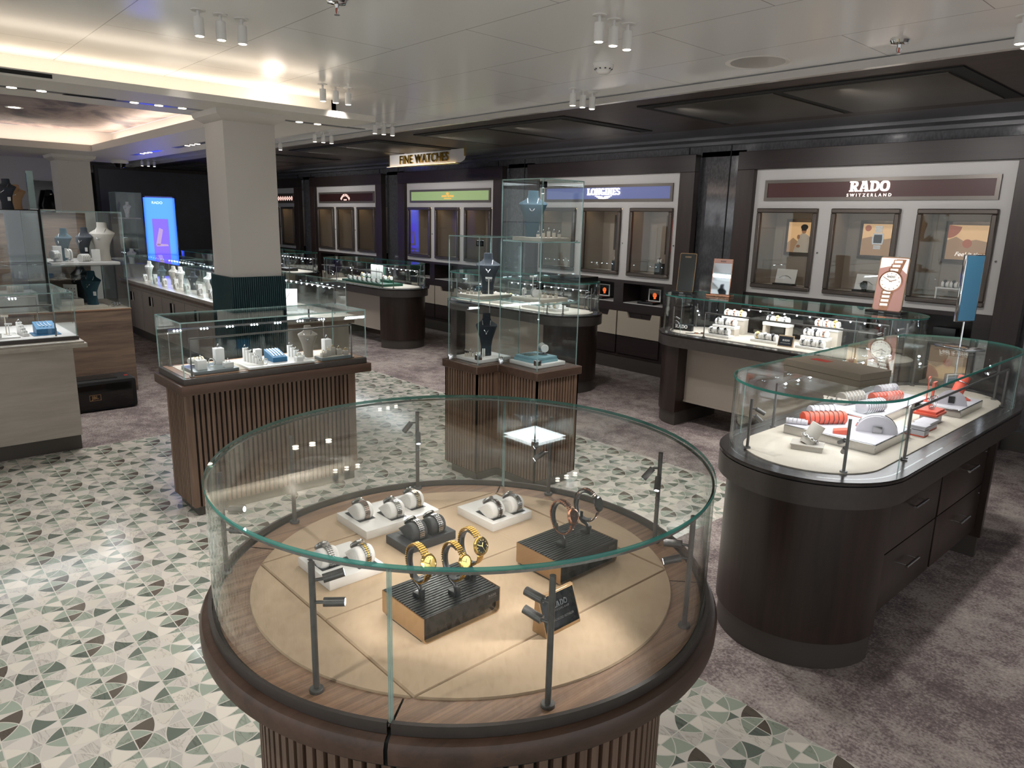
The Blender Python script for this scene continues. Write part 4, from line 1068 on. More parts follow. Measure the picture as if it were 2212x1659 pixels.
# ------------------------------------------------------------------ goods: watches
def loop_pts(kind, n=64):
    """bracelet centre line in local xz; dial side is +x for 'stand', slope side -x for 'pillow'"""
    out = []
    if kind == 'stand':
        for i in range(n):
            a = 2*PI*i/n; out.append((.034*math.cos(a), .045*math.sin(a)))
    else:
        # teardrop: circle radius .0275 at (0,0) with a tip at (-.058,-.012)
        for i in range(n):
            a = -2.25+4.55*i/n; out.append((.029*math.cos(a), .029*math.sin(a)))
        p0 = out[-1]; tip = (-.040, -.004)
        for i in range(1, 7): t_ = i/6; out.append((p0[0]+(tip[0]-p0[0])*t_, p0[1]+(tip[1]-p0[1])*t_+.004*math.sin(PI*t_)))
    return out
def resample(pts, step, closed):
    P = [Vector(p) for p in pts]; 
    if closed: P.append(P[0])
    L = [0]
    for a, b in zip(P, P[1:]): L.append(L[-1]+(b-a).length)
    n = max(3, round(L[-1]/step)); out = []
    for i in range(n if closed else n+1):
        s = L[-1]*i/n; k = 0
        while k < len(L)-2 and L[k+1] < s: k += 1
        t_ = (s-L[k])/max(1e-9, L[k+1]-L[k]); p = P[k].lerp(P[k+1], t_); d = (P[k+1]-P[k]).normalized(); out.append((p, d))
    return out
def links(mb, pts, step, wd, th, cols, which, closed=True, skip=None, gap=.78, wfun=None):
    for p, d in resample(pts, step, closed):
        if skip and skip(p): continue
        nx = Vector((d.y, -d.x)); o = mb.T
        M = Matrix(((d.x, 0, nx.x, p.x), (0, 1, 0, 0), (d.y, 0, nx.y, p.y), (0, 0, 0, 1)))
        mb.T = o @ M; ww = wd*(wfun(p) if wfun else 1); y = -ww/2
        for f_, w_ in cols:
            if f_ == which: mb.box(-step*gap/2, step*gap/2, y+ww*.006, y+ww*(w_-.006), -th/2, th/2*(1.15 if f_ else 1), th*.22)
            y += ww*w_
        mb.T = o
def add_head(r, M, rad, th, case, bezel, dial, hands, marks, crown=True, oval=1.0, text_=False):
    """watch head: local z out of the dial"""
    def place(b): b.T = M
    b = MB(); place(b); b.lathe([(0, -th/2), (rad*.8, -th/2), (rad, -th*.25), (rad*1.02, th*.1), (rad*.93, th*.5), (rad*.78, th*.62), (rad*.76, th*.5), (0, th*.5)], n=36, sy=oval)
    c = b.build('case', case, r)
    b = MB(); place(b); b.lathe([(0, th*.52), (rad*.75, th*.52)], n=32, sy=oval)
    for v in b.b.verts: pass
    d = b.build('dial', dial, c)
    b = MB(); place(b)
    for k in range(12):
        a = k*PI/6; b.T = M @ Matrix.Rotation(a, 4, 'Z'); b.box(rad*.60, rad*.69, -rad*.025, rad*.025, th*.53, th*.56)
    b.T = M @ Matrix.Rotation(R(60), 4, 'Z'); b.box(-rad*.06, rad*.42, -rad*.035, rad*.035, th*.57, th*.60)
    b.T = M @ Matrix.Rotation(R(152), 4, 'Z'); b.box(-rad*.06, rad*.58, -rad*.025, rad*.025, th*.61, th*.63)
    b.T = M @ Matrix.Rotation(R(-70), 4, 'Z'); b.box(-rad*.12, rad*.6, -rad*.009, rad*.009, th*.64, th*.65)
    b.T = M; b.lathe([(0, th*.66), (rad*.05, th*.66), (rad*.05, th*.55)], n=10); b.build('hands', hands, c)
    if crown: b = MB(); place(b); b.cyl((0, rad*1.0, 0), (0, rad*1.17, 0), rad*.11, n=12); b.build('crown', case, c)
THREE = ((0, .30), (1, .40), (0, .30)); FIVE = ((0, .2), (1, .16), (0, .28), (1, .16), (0, .2))
def watch(kind, label, loc, rz, c0, c1=None, case=None, dial='dial_white', hands='steel', rad=.0185, wd=.0215, group=None, step=.0056, cols=THREE, head=True, oval=1.0, name='wristwatch'):
    r = thing(name, label, 'watch', loc, rz, group); case = case or c0; c1 = c1 or c0
    pts = loop_pts(kind)
    hc = Vector((.034, .002)) if kind == 'stand' else Vector((-.030, .018))
    sk = (lambda p: (p-hc).length < rad*.92) if head else None
    wf = (lambda p: 1-.22*min(1, (p-hc).length/.06))
    for w_, mt in ((0, c0), (1, c1)):
        b = MB(); links(b, pts, step, wd, (.0036 if kind == 'stand' else .0042), cols, w_, kind == 'stand', sk, wfun=wf); b.build('bracelet', mt, r)
    if head:
        if kind == 'stand': M = Matrix.Translation((.036, 0, .003)) @ Matrix(((0, 0, 1, 0), (1, 0, 0, 0), (0, 1, 0, 0), (0, 0, 0, 1))) @ Matrix.Rotation(-.10, 4, 'X')
        else: M = Matrix.Translation((-.031, 0, .020)) @ Matrix.Rotation(-.85, 4, 'Y')
        add_head(r, M, rad, .0075, case, case, dial, hands, 12, oval=oval)
    return r
def pillow(label, loc, mat='cushion_white', w_=.050, group=None, s=1.0):
    r = thing('watch_cushion', label, 'cushion', loc, 0, group)
    prof = []
    for i in range(25): a = -2.25+4.55*i/24; prof.append((.0265*s*math.cos(a), .0265*s*math.sin(a)))
    prof.append((-.056*s, -.006*s))
    rings = []
    for y, k in ((-w_/2, .80), (-w_/2+.0015, .9), (-w_/2+.004, .97), (-w_/2+.009, 1), (0, 1), (w_/2-.009, 1), (w_/2-.004, .97), (w_/2-.0015, .9), (w_/2, .80)): rings.append([(x*k, y, z*k) for x, z in prof])
    b = MB(); b.loft(rings); b.build('body', mat, r)
    b = MB(); lo = [(x*.70, -w_/2-.0006, z*.70) for x, z in prof]; b.tube(lo, .0006, 5, closed=True); b.build('piping', mat if mat != 'cushion_white' else 'white_matte', r)
    return r
def tray(label, x0, x1, y0, y1, z0, z1, mat, slots=(), group=None, name='display_tray', rz=0, bev=.002, fin=None):
    r = thing(name, label, 'tray', ((x0+x1)/2, (y0+y1)/2, z0), rz, group); hx, hy = (x1-x0)/2, (y1-y0)/2
    b = MB(); b.box(-hx, hx, -hy, hy, 0, z1-z0, bev); b.build('body', mat, r)
    if slots:
        b = MB()
        for a in slots: b.box(a[0]-(x0+x1)/2, a[1]-(x0+x1)/2, a[2]-(y0+y1)/2, a[3]-(y0+y1)/2, z1-z0-.0004, z1-z0+.0006)
        b.build('slots', 'charcoal' if mat != 'charcoal' else 'black_gap', r)
    if fin: b = MB(); b.box(-hx+.006, hx-.006, -hy+.006, hy-.006, z1-z0-.001, z1-z0+.0012); b.build('pad', fin, r)
    return r
Z0 = .8065; ZT = .832
G1 = 'white watch trays in the round case'
SL3 = [(-1.603, -1.519, .760, .816), (-1.553, -1.470, .836, .890)]
SL1 = [(-1.808, -1.720, .984, 1.037), (-1.753, -1.671, 1.062, 1.116), (-1.780, -1.697, 1.151, 1.203)]
SL4 = [(-1.569, -1.483, 1.297, 1.348), (-1.560, -1.478, 1.372, 1.422)]
SL2 = [(-1.590, -1.508, 1.030, 1.080), (-1.590, -1.508, 1.092, 1.146)]
tray('white tray with three watches at the back left of the round case', -1.825, -1.652, .966, 1.222, Z0, ZT, 'white_lacquer', SL1, G1)
tray('white tray with two watches at the front left of the round case', -1.630, -1.460, .748, .902, Z0, ZT, 'white_lacquer', SL3, G1)
tray('white tray with two watches at the back right of the round case', -1.637, -1.466, 1.279, 1.438, Z0, ZT, 'white_lacquer', SL4, G1)
tray('charcoal tray with two dark cushions in the middle of the round case', -1.602, -1.500, .998, 1.168, Z0, ZT, 'charcoal', SL2)
def cushion_watch(sl, cl, wl, c0, c1, mat='cushion_white', head=True, dial='dial_white', case=None, cols=THREE):
    x = sl[1]-.0295; y = (sl[2]+sl[3])/2; z = ZT+.019
    pillow(cl, (x, y, z), mat, .050); watch('pillow', wl, (x, y+.002, z), 0, c0, c1, dial=dial, case=case, cols=cols, head=head, rad=.0185, wd=.0205)
cushion_watch(SL3[0], 'white cushion at left of the front left tray', 'all-steel watch on the left cushion of the front left tray', 'steel', 'steel', dial='black_ceramic')
cushion_watch(SL3[1], 'white cushion at right of the front left tray', 'two-tone steel and gold watch on the front left tray', 'steel', 'gold', case='steel', dial='dial_gold')
cushion_watch(SL1[0], 'leftmost white cushion of the back left tray', 'slim silver watch with rose links, leftmost on the back left tray', 'steel', 'rose_gold', cols=FIVE)
cushion_watch(SL1[1], 'middle white cushion of the back left tray', 'chunky steel bracelet watch in the middle of the back left tray', 'steel', 'steel')
cushion_watch(SL1[2], 'farthest white cushion of the back left tray', 'silver and gold watch on the farthest cushion of the back left tray', 'steel', 'gold', cols=FIVE)
cushion_watch(SL4[0], 'nearer white cushion of the back right tray', 'steel watch with brown inlays on the nearer cushion, back right tray', 'steel', 'brown_ceramic')
cushion_watch(SL4[1], 'farther white cushion of the back right tray', 'steel watch on the farther cushion of the back right tray', 'steel', 'steel')
cushion_watch(SL2[0], 'nearer dark cushion of the charcoal tray', 'steel watch facing away on the nearer dark cushion', 'steel', 'steel', 'charcoal')
cushion_watch(SL2[1], 'farther dark cushion of the charcoal tray', 'steel watch facing away on the farther dark cushion', 'steel', 'steel', 'charcoal')

def plinth(label, x0, x1, y0, y1):
    r = thing('display_plinth', label, 'watch plinth', ((x0+x1)/2, (y0+y1)/2, Z0)); hx, hy = (x1-x0)/2, (y1-y0)/2; H = .0625; cr = .012
    b = MB()
    out = [(-hy, H)] + [(-hy+cr-cr*math.cos(PI/2*i/6), cr-cr*math.sin(PI/2*i/6)) for i in range(7)] + [(hy-cr+cr*math.sin(PI/2*i/6), cr-cr*math.cos(PI/2*i/6)) for i in range(7)] + [(hy, H)]
    inn = [(y*(1-.0022/hy), max(z, 0)+(.0022 if z < .01 else .001)) for y, z in out]; inn[0] = (-hy+.0022, H); inn[-1] = (hy-.0022, H)
    n = len(out); vs = [[b._v((X, *p)) for p in pl] for X in (-hx, hx) for pl in (out, inn)]
    for i in range(n-1):
        b._f([vs[0][i], vs[0][i+1], vs[2][i+1], vs[2][i]], True); b._f([vs[1][i], vs[3][i], vs[3][i+1], vs[1][i+1]], True)
        b._f([vs[0][i], vs[1][i], vs[1][i+1], vs[0][i+1]]); b._f([vs[2][i], vs[2][i+1], vs[3][i+1], vs[3][i]])
    b.build('bronze_band', 'bronze_side', r)
    b = MB(); b.box(-hx+.001, hx-.0008, -hy+.0024, hy-.0024, .030, H-.003); b.build('body', 'black_plastic', r)
    b = MB(); b.box(-hx+.012, hx-.012, -hy+.0024, hy-.0024, .0026, .030); b.build('inner_block', 'smoked', r)
    b = MB(); k = 17; w_ = (2*hx-.004)/k
    for i in range(k): b.box(-hx+.002+w_*i+w_*.14, -hx+.002+w_*(i+.80), -hy+.003, hy-.003, H-.004, H, .0006)
    b.box(-hx, -hx+.0025, -hy+.0024, hy-.0024, .03, H); b.box(hx-.0025, hx, -hy+.0024, hy-.0024, .03, H)
    b.build('slats', 'black_plastic', r)
    b = MB(); b.T = face_mat((hx+.0001, hy-.036, .048), (1, 0, 0)) @ Matrix.Translation((-.0, 0, 0)); wd = slab_letters(b, 'RADO', .0058, w=.22, depth=.0004); b.build('letters', 'gray_metal', r)
    text('small_letters', 'SWITZERLAND', .0030, 'gray_metal', r, face_mat((hx+.0002, hy-.0245, .0445), (1, 0, 0)), .0003, spacing=1.4)
    return r
plinth('black slatted plinth with bronze side holding three gold watches, front of the round case', -1.288, -1.125, .790, 1.008)
plinth('black slatted plinth with bronze side holding two brown watches, right of the round case', -1.276, -1.113, 1.198, 1.420)
def holder(label, x, y, z=.869):
    r = thing('watch_holder', label, 'watch holder', (x, y, z))
    b = MB(); b.box(-.012, .012, -.008, .008, 0, .010, .0015); b.box(.006, .016, -.006, .006, .0, .022, .0015); b.build('base', 'black_plastic', r)
    b = MB(); b.tube([(.010, 0, .010), (.004, 0, .026), (-.010, 0, .032), (-.024, 0, .048), (-.030, 0, .070), (-.026, 0, .094)], [.0055, .005, .005, .005, .0045, .003], 10); b.build('arm', 'black_plastic', r)
    b = MB()
    pts = [(.0305*math.cos(a), .0415*math.sin(a)) for a in [PI*.35+PI*1.3*i/20 for i in range(21)]]
    b.loft([[(x_*s_, y_, z_*s_+.080) for s_, y_ in ((1, -.0075), (1, .0075), (.93, .0075), (.93, -.0075))] for x_, z_ in pts], smooth=False); b.build('cuff', 'charcoal', r)
    b = MB(); b.box(-.012, -.004, -.014, -.012, .048, .066); b.build('price_tag', 'black_gloss', r)
    return r
for x, y, a, hl, wl, kw in (
    (-1.212, .838, .10, 'black clip holder at the left of the front plinth', 'gold watch with round champagne dial, left on the front plinth', dict(c0='gold', case='gold', dial='dial_gold', rad=.0210, oval=1.08)),
    (-1.168, .905, .10, 'black clip holder in the middle of the front plinth', 'smaller gold watch with champagne dial, middle of the front plinth', dict(c0='gold', case='gold', dial='dial_gold', rad=.0172, wd=.018)),
    (-1.205, .982, .10, 'black clip holder at the right of the front plinth', 'gold watch with black dial, right on the front plinth', dict(c0='gold', case='gold', dial='black_gloss', rad=.0220, hands='gold_pale')),
    (-1.186, 1.275, .12, 'black clip holder at the left of the right plinth', 'rose gold and brown ceramic watch, left on the right plinth', dict(c0='rose_gold', c1='brown_ceramic', case='rose_gold', dial='brown_ceramic', hands='rose_gold', rad=.0215)),
    (-1.200, 1.385, .30, 'black clip holder at the right of the right plinth', 'black ceramic watch with dark dial, right on the right plinth', dict(c0='black_ceramic', c1='rose_gold', case='black_ceramic', dial='black_gloss', hands='steel', rad=.0215))):
    h_ = holder(hl, x, y); h_.rotation_euler.z = a
    wt = watch('stand', wl, (x, y, .869+.082), a, **kw); wt.rotation_euler = (0, -.22, a)
sg = thing('retailer_sign', 'small black tilted RADO retailer sign with bronze sides at the front of the round case', 'sign', (-.995, 1.066, Z0))
b = MB(); S_ = [(-.022, 0), (.022, 0), (.022, .006), (-.008, .086), (-.016, .086)]
b.loft([[(x, y, z) for x, z in S_] for y in (-.056, .056)], smooth=False); b.build('body', 'bronze_side', sg, bevel=.0012)
nrm = Vector((.080, 0, .030)).normalized(); b = MB(); b.T = face_mat((.0078, 0, .0455), nrm); b.prism([(-.052, -.039), (.052, -.039), (.052, .039), (-.052, .039)], 0, .0008); b.build('plate', 'black_gloss', sg)
b = MB(); b.T = face_mat((.0078, 0, .0455), nrm) @ Matrix.Translation((-.022, .008, .001)); slab_letters(b, 'RADO', .0125, w=.22, depth=.0004); b.build('letters', 'steel', sg)
text('small_letters', 'SWITZERLAND', .0060, 'gray_metal', sg, face_mat((.0078, 0, .0455), nrm) @ Matrix.Translation((.002, .002, .0012)), .0003, spacing=1.45)
text('small_letters', 'AUTHORIZED RETAILER', .0072, 'gray_metal', sg, face_mat((.0078, 0, .0455), nrm) @ Matrix.Translation((0, -.018, .0012)), .0003, spacing=1.0)

# ------------------------------------------------------------------ generic jewellery pieces
def ring_thing(label, loc, rz=0, s=1.0, group=None, metal='steel'):
    r = thing('ring', label, 'ring', loc, rz, group)
    b = MB(); n = 18; b.tube([(.0085*s*math.cos(2*PI*i/n), 0, .0085*s*math.sin(2*PI*i/n)+.006*s) for i in range(n)], .0013*s, 6, closed=True); b.build('band', metal, r)
    b = MB(); b.ball((0, 0, .0165*s), .0036*s, u=8, v=6); b.build('stone', 'chrome', r); return r
def ring_stand(label, loc, rz=0, w_=.024, h_=.035, mat='suede_pale', group=None, name='ring_stand'):
    r = thing(name, label, 'jewellery stand', loc, rz, group)
    b = MB(); b.box(-w_/2, w_/2, -w_/2, w_/2, 0, h_, .0015); b.build('block', mat, r)
    b = MB(); b.box(-w_*.08, w_*.08, -w_*.36, w_*.36, h_-.0005, h_+.0007); b.build('slit', 'charcoal', r); return r
def bust(label, loc, rz, h, mat, chain='steel', group=None, name='necklace_bust', tagged=True, pendant=True, w_=None):
    """necklace bust: flared foot, waist, chest leaning back, neck stub, shoulders; front is local +x"""
    r = thing(name, label, 'necklace bust', loc, rz, group); w_ = w_ or h*.30
    # t, depth, half width, x offset, squareness
    prof = [(0, .20, .50, .0), (.03, .20, .50, .0), (.22, .13, .50, .02), (.42, .12, .62, .05), (.58, .13, .84, .07), (.70, .12, 1.0, .05), (.735, .08, .99, .02), (.775, .10, .74, -.01), (.82, .11, .48, -.03), (.88, .11, .37, -.04), (.96, .12, .36, -.04), (1.0, .10, .34, -.03)]
    rings = []
    for t_, d_, wd, ox in prof:
        ring = []
        for i in range(20):
            a = 2*PI*i/20; rx = d_*h*.50; ry = wd*w_*.60
            ring.append((ox*h+rx*math.copysign(abs(math.cos(a))**.7, math.cos(a)) - .10*h*(abs(math.sin(a))**2)*(wd-.3), ry*math.copysign(abs(math.sin(a))**.8, math.sin(a)), t_*h))
        rings.append(ring)
    b = MB(); b.loft(rings); b.build('body', mat, r)
    n = 16; pts = []
    for i in range(n+1):
        a = -1.0+2.0*i/n; y = math.sin(a*1.35)*w_*.24; z = h*(.56+.27*abs(a)**1.5)
        k = (z/h-.56)/.27; x = h*(.142-.105*k) - .05*h*abs(a)
        pts.append((x+.004, y, z))
    b = MB(); b.tube(pts, h*.008, 5); b.build('necklace', chain, r)
    if pendant: b = MB(); b.ball((pts[n//2][0]+.002, 0, pts[n//2][2]-h*.02), h*.018, u=8, v=6); b.build('pendant', chain, r)
    if tagged: b = MB(); b.box(h*.085, h*.09, w_*.22, w_*.40, h*.28, h*.40); b.build('price_tag', 'white_matte', r)
    return r
def roll(label, loc, rz, L_, rad, mat, n_br=5, metal='steel', group=None, name='bracelet_roll', stand=False):
    """padded roll along local y with bracelets round it"""
    r = thing(name, label, 'bracelet roll', loc, rz, group); zc = rad*(.85 if not stand else 1.7)
    b = MB(); b.loft([[(rad*k*math.cos(2*PI*i/20), y, zc+rad*k*math.sin(2*PI*i/20)) for i in range(20)] for y, k in ((-L_/2, .93), (-L_/2+.003, 1), (L_/2-.003, 1), (L_/2, .93))]); b.build('roll', mat, r)
    if stand: b = MB(); b.cyl((0, 0, 0), (0, 0, rad*.8), rad*.16, n=10); b.box(-rad*.9, rad*.9, -rad*.9, rad*.9, 0, .004); b.build('stand', 'gray_metal', r)
    for j in range(n_br):
        y = -L_*.40+L_*.80*j/max(1, n_br-1); b = MB(); n = 22
        b.tube([((rad+.0015)*math.cos(2*PI*i/n), y+.0015*math.sin(5*i), zc+(rad+.0015)*math.sin(2*PI*i/n)) for i in range(n)], rad*.055, 5, closed=True); b.build('bracelet', metal, r)
    return r
def t_stand(label, loc, rz, h=.07, mat='white_matte', group=None, drops='steel'):
    r = thing('earring_stand', label, 'earring stand', loc, rz, group)
    b = MB(); b.box(-.012, .012, -.014, .014, 0, .004); b.box(-.0025, .0025, -.003, .003, .004, h); b.box(-.003, .003, -.022, .022, h-.012, h, .001); b.build('stand', mat, r)
    b = MB()
    for s_ in (-1, 1): n = 12; b.tube([(.005, s_*.013+.006*math.cos(2*PI*i/n), h-.018+.007*math.sin(2*PI*i/n)) for i in range(n)], .0012, 5, closed=True)
    b.build('earrings', drops, r); return r
def cuff(label, loc, rz, s=1.0, mat='cushion_white', group=None, metal='steel'):
    r = thing('bangle_stand', label, 'bangle stand', loc, rz, group)
    b = MB(); b.box(-.016*s, .016*s, -.012*s, .012*s, 0, .006*s, .001)
    pts = [(.022*s*math.cos(a), .026*s*math.sin(a)) for a in [-.9+4.6*i/18 for i in range(19)]]
    b.loft([[(x*k, y, z*k+.032*s) for k, y in ((1, -.009*s), (1, .009*s), (.86, .009*s), (.86, -.009*s))] for x, z in pts], smooth=False); b.build('cuff', mat, r)
    b = MB(); n = 20; b.tube([(.0245*s*math.cos(2*PI*i/n), 0, .032*s+.0285*s*math.sin(2*PI*i/n)) for i in range(n)], .0016*s, 5, closed=True); b.build('bangle', metal, r); return r
def box_thing(name, label, cat, x0, x1, y0, y1, z0, z1, mat, rz=0, group=None, lid=None, bev=.002):
    r = thing(name, label, cat, ((x0+x1)/2, (y0+y1)/2, z0), rz, group); hx, hy, h = (x1-x0)/2, (y1-y0)/2, z1-z0
    b = MB(); b.box(-hx, hx, -hy, hy, 0, h*(1 if not lid else .62), bev); b.build('body', mat, r)
    if lid: b = MB(); b.box(-hx-.001, hx+.001, -hy-.001, hy+.001, h*.64, h, bev); b.build('lid', lid, r)
    return r
# ------------------------------------------------------------------ goods in the slatted rectangular case
z = .834; RG = 'rings in the slatted case'
tray('dark grey slab at the left end of the slatted case', -4.21, -3.985, 1.285, 1.53, z, z+.018, 'slab_gray')
roll('cream bracelet roll on a metal stand, left end of the slatted case', (-4.17, 1.355, z+.018), R(10), .085, .018, 'cushion_white', 4, 'gold_pale', stand=True)
ring_stand('white block with a ring at the front left of the slatted case', (-4.06, 1.345, z+.018), 0, .052, .052, 'white_matte')
ring_thing('ring on the front left white block of the slatted case', (-4.06, 1.345, z+.0705), R(30), 1.3, metal='gold_pale')
ring_stand('tallest white pillar block in the slatted case', (-4.155, 1.480, z+.018), 0, .050, .092, 'white_matte')
ring_stand('low white block at the front edge of the dark grey slab', (-4.03, 1.485, z+.018), 0, .048, .028, 'white_matte')
ring_thing('ring on the tallest white pillar block', (-4.155, 1.480, z+.1105), R(20), 1.2); ring_thing('ring on the low white block of the dark grey slab', (-4.03, 1.485, z+.0465), R(70), 1.1)
cuff('bangle loop between the blocks on the dark grey slab', (-4.09, 1.415, z+.018), R(60), .8)
tray('long white tray in the middle of the slatted case', -4.20, -3.955, 1.575, 1.985, z, z+.013, 'white_lacquer')
def stairs(lab, x, y, dx, n, rl, w_=.024, dz=.0115, h0=.022):
    for i in range(n):
        ring_stand(lab, (x+dx*i, y+.006*i, z+.013), 0, w_, h0+dz*(n-1-i), 'suede_pale' if 0 else 'white_matte', group='white stepped blocks, '+lab[:24])
        ring_thing(rl, (x+dx*i, y+.006*i, z+.0135+h0+dz*(n-1-i)), R(25), 1.0, group='rings, '+rl[:26])
stairs('white block in the stepped row left of the blue box', -4.165, 1.640, .030, 6, 'ring on the stepped row left of the blue box')
stairs('white block in the stepped row right of the blue box', -4.165, 1.920, .030, 5, 'ring on the stepped row right of the blue box')
bx = thing('necklace_box', 'bright blue sloping box with four silver chains in the slatted case', 'jewellery box', (-4.09, 1.795, z+.013))
b = MB(); b.loft([[(-.065, y, 0), (.065, y, 0), (.065, y, .028), (-.065, y, .062)] for y in (-.045, .045)], smooth=False); b.build('body', 'blue_leather', bx, bevel=.002)
b = MB()
for k in range(4): yy = -.028+.018*k; b.tube([(-.060, yy, .063), (.0, yy+.002, .0475), (.045, yy, .0365)], .0013, 5); b.ball((.047, yy, .0365), .003, u=8, v=6)
b.build('chains', 'chrome', bx)
ring_stand('white cube in front of the right stepped row', (-3.99, 1.895, z+.013), 0, .042, .026, 'white_matte'); ring_thing('ring on the white cube right of the blue box', (-3.99, 1.895, z+.0395), R(40), 1.2, metal='gold_pale')
ring_stand('tall white block behind the left stepped row', (-4.165, 1.715, z+.013), 0, .040, .065, 'white_matte')
cuff('small white loop stand lying on the front of the white tray', (-3.995, 1.690, z+.013), R(80), .62, metal='gold_pale')
tray('dark slab with a cream top at the right end of the slatted case', -4.055, -3.955, 2.03, 2.235, z, z+.020, 'slab_gray', fin='suede_pale')
for i, (yy, hh) in enumerate(((2.055, .024), (2.092, .036), (2.128, .050), (2.166, .038), (2.206, .026))):
    ring_stand('taupe ring block in the five-block row, right end of the slatted case', (-4.005+.012*abs(i-2), yy, z+.0215), 0, .030, hh, 'stone_gray', group='taupe ring blocks')
    ring_thing('ring on the taupe five-block row, right end of the slatted case', (-4.005+.012*abs(i-2), yy, z+.022+hh), R(20), 1.05, group='rings on taupe blocks', metal='gold_pale')
ring_stand('tall white block behind the taupe five-block row', (-4.09, 2.135, z), 0, .048, .112, 'white_matte'); ring_thing('ring on the tall white block at the right end of the slatted case', (-4.09, 2.135, z+.1125), R(20), 1.3)
bust('grey necklace bust at the right end of the slatted case', (-4.135, 2.03, z), R(-30), .20, 'bust_gray', tagged=False, w_=.10)

# ------------------------------------------------------------------ goods in the right counter with drawers
z = .804
cb = thing('bangle_stand', 'pale slanted bangle stand with a chunky chain bracelet, front of the right counter', 'bangle stand', (-1.262, 2.835, z), R(20))
b = MB(); b.box(-.060, .060, -.040, .040, 0, .020, .001); b.box(-.064, .064, -.044, .044, .020, .025, .001); b.build('base', 'stone_gray', cb)
b = MB(); b.cyl((-.005, 0, .022), (.034, .020, .105), .029, .029, n=28); b.build('tube', 'stone_gray', cb)
b = MB(); ax = Vector((.039, .020, .083)).normalized(); u_ = ax.orthogonal().normalized(); v_ = ax.cross(u_); c0_ = Vector((.006, .006, .048)); n = 16
for i in range(n):
    a = 2*PI*i/n; p = c0_+(u_*math.cos(a)+v_*math.sin(a))*.033; t_ = (-u_*math.sin(a)+v_*math.cos(a)); q_ = (ax if i % 2 else (u_*math.cos(a)+v_*math.sin(a)))
    b.tube([p+t_*.009*math.cos(2*PI*k/10)+q_*.0055*math.sin(2*PI*k/10) for k in range(10)], .0019, 6, closed=True)
b.build('chain_bracelet', 'chrome', cb)
def steel_tray(lab, pts, h, rz=0):
    c = Vector((sum(p[0] for p in pts)/4, sum(p[1] for p in pts)/4)); r = thing('display_tray', lab, 'tray', (c.x, c.y, z))
    P = [(p[0]-c.x, p[1]-c.y) for p in pts]; b = MB(); b.prism(P, 0, h); b.build('body', 'steel', r, bevel=.002)
    b = MB(); b.prism(inset(P, .004), h-.001, h+.002); b.build('pad', 'lilac_gray', r); return r
steel_tray('big polished steel-edged tray at the front of the right counter', [(-1.44, 2.975), (-1.045, 2.975), (-1.045, 3.37), (-1.44, 3.37)], .040)
steel_tray('polished steel-edged tray at the far end of the right counter', [(-1.20, 3.93), (-1.01, 3.93), (-1.01, 4.28), (-1.20, 4.28)], .040)
steel_tray('steel-edged tray along the back of the right counter', [(-1.47, 3.40), (-1.21, 3.40), (-1.21, 4.10), (-1.47, 4.10)], .040)
z1 = z+.042
def half_roll(lab, x, y, zz, rz, L_, rad, mat, n_br, metal='chrome', group=None): return roll(lab, (x, y, zz), rz, L_, rad, mat, n_br, metal, group)
half_roll('coral bracelet roll with dark and gold bracelets, front of the right counter', -1.335, 3.13, z1, R(-35), .20, .030, 'coral', 8, 'bronze_metal')
half_roll('grey bracelet roll behind the front coral roll, right counter', -1.40, 3.255, z1, R(-30), .13, .028, 'lilac_gray', 5, 'steel')
half_roll('pale bracelet roll beside the clear box, right counter', -1.285, 3.53, z1, R(-15), .15, .034, 'lilac_gray', 8)
half_roll('grey bracelet roll near the far edge under the taupe box', -1.42, 3.62, z1, R(-15), .15, .034, 'stone_gray', 6)
half_roll('coral roll with white bracelets in the middle of the right counter', -1.33, 3.83, z1, R(-20), .20, .026, 'coral', 8, 'chrome')
half_roll('lilac bracelet roll at the far back of the right counter', -1.40, 4.02, z1, R(-15), .14, .026, 'lilac_gray', 5)
half_roll('small stone bracelet roll at the left rear of the front tray', -1.405, 3.02, z1, R(-60), .09, .014, 'lilac_gray', 5)
nd = thing('necklace_display', 'pale half-moon necklace display with a thick chain, front tray of the right counter', 'necklace display', (-1.15, 3.23, z1), R(-62))
b = MB(); rings = []
for x, rr, hh in ((-.11, .030, .010), (-.05, .060, .045), (.03, .078, .068), (.075, .082, .074)):
    rings.append([(x, rr*math.cos(PI*i/16), hh*math.sin(PI*i/16)) for i in range(17)])
b.loft(rings); b.build('body', 'lilac_gray', nd)
b = MB(); b.tube([(.045, .080*math.cos(PI*i/20), .073*math.sin(PI*i/20)+.002) for i in range(1, 20)], .0045, 6); b.build('chain', 'chrome', nd)
b = MB(); b.box(.077, .083, -.018, .018, .0, .030); b.build('clasp_plate', 'steel', nd)
cs = thing('small_sign', 'small coral framed price block on the front tray of the right counter', 'sign', (-1.215, 3.035, z1), R(25)); b = MB(); b.loft([[(x, y, zz) for x, zz in ((-.03, 0), (.03, 0), (.03, .024), (-.03, .012))] for y in (-.022, .022)], smooth=False); b.build('block', 'coral', cs); b = MB(); b.box(.0302, .031, -.017, .017, .004, .020); b.build('plate', 'black_plastic', cs)
for i, (x, y, h, mt) in enumerate(((-1.035, 3.445, .050, 'lilac_gray'), (-1.055, 3.585, .040, 'lilac_gray'))):
    r = thing('jewellery_block', ['small pale block with a coral foot, right of the big steel tray', 'wider pale block with a coral foot beside the coral box'][i], 'jewellery stand', (x, y, z)); w_ = (.030, .060)[i]
    b = MB(); b.box(-.030, .030, -w_, w_, .006, h*.55); b.box(-.030, .030, -w_, w_, h*.62, h-.006); b.box(-.034, .034, -w_-.004, w_+.004, h-.006, h, .001); b.build('body', mt, r)
    b = MB(); b.box(-.030, .030, -w_, w_, 0, .006); b.build('foot', 'coral', r)
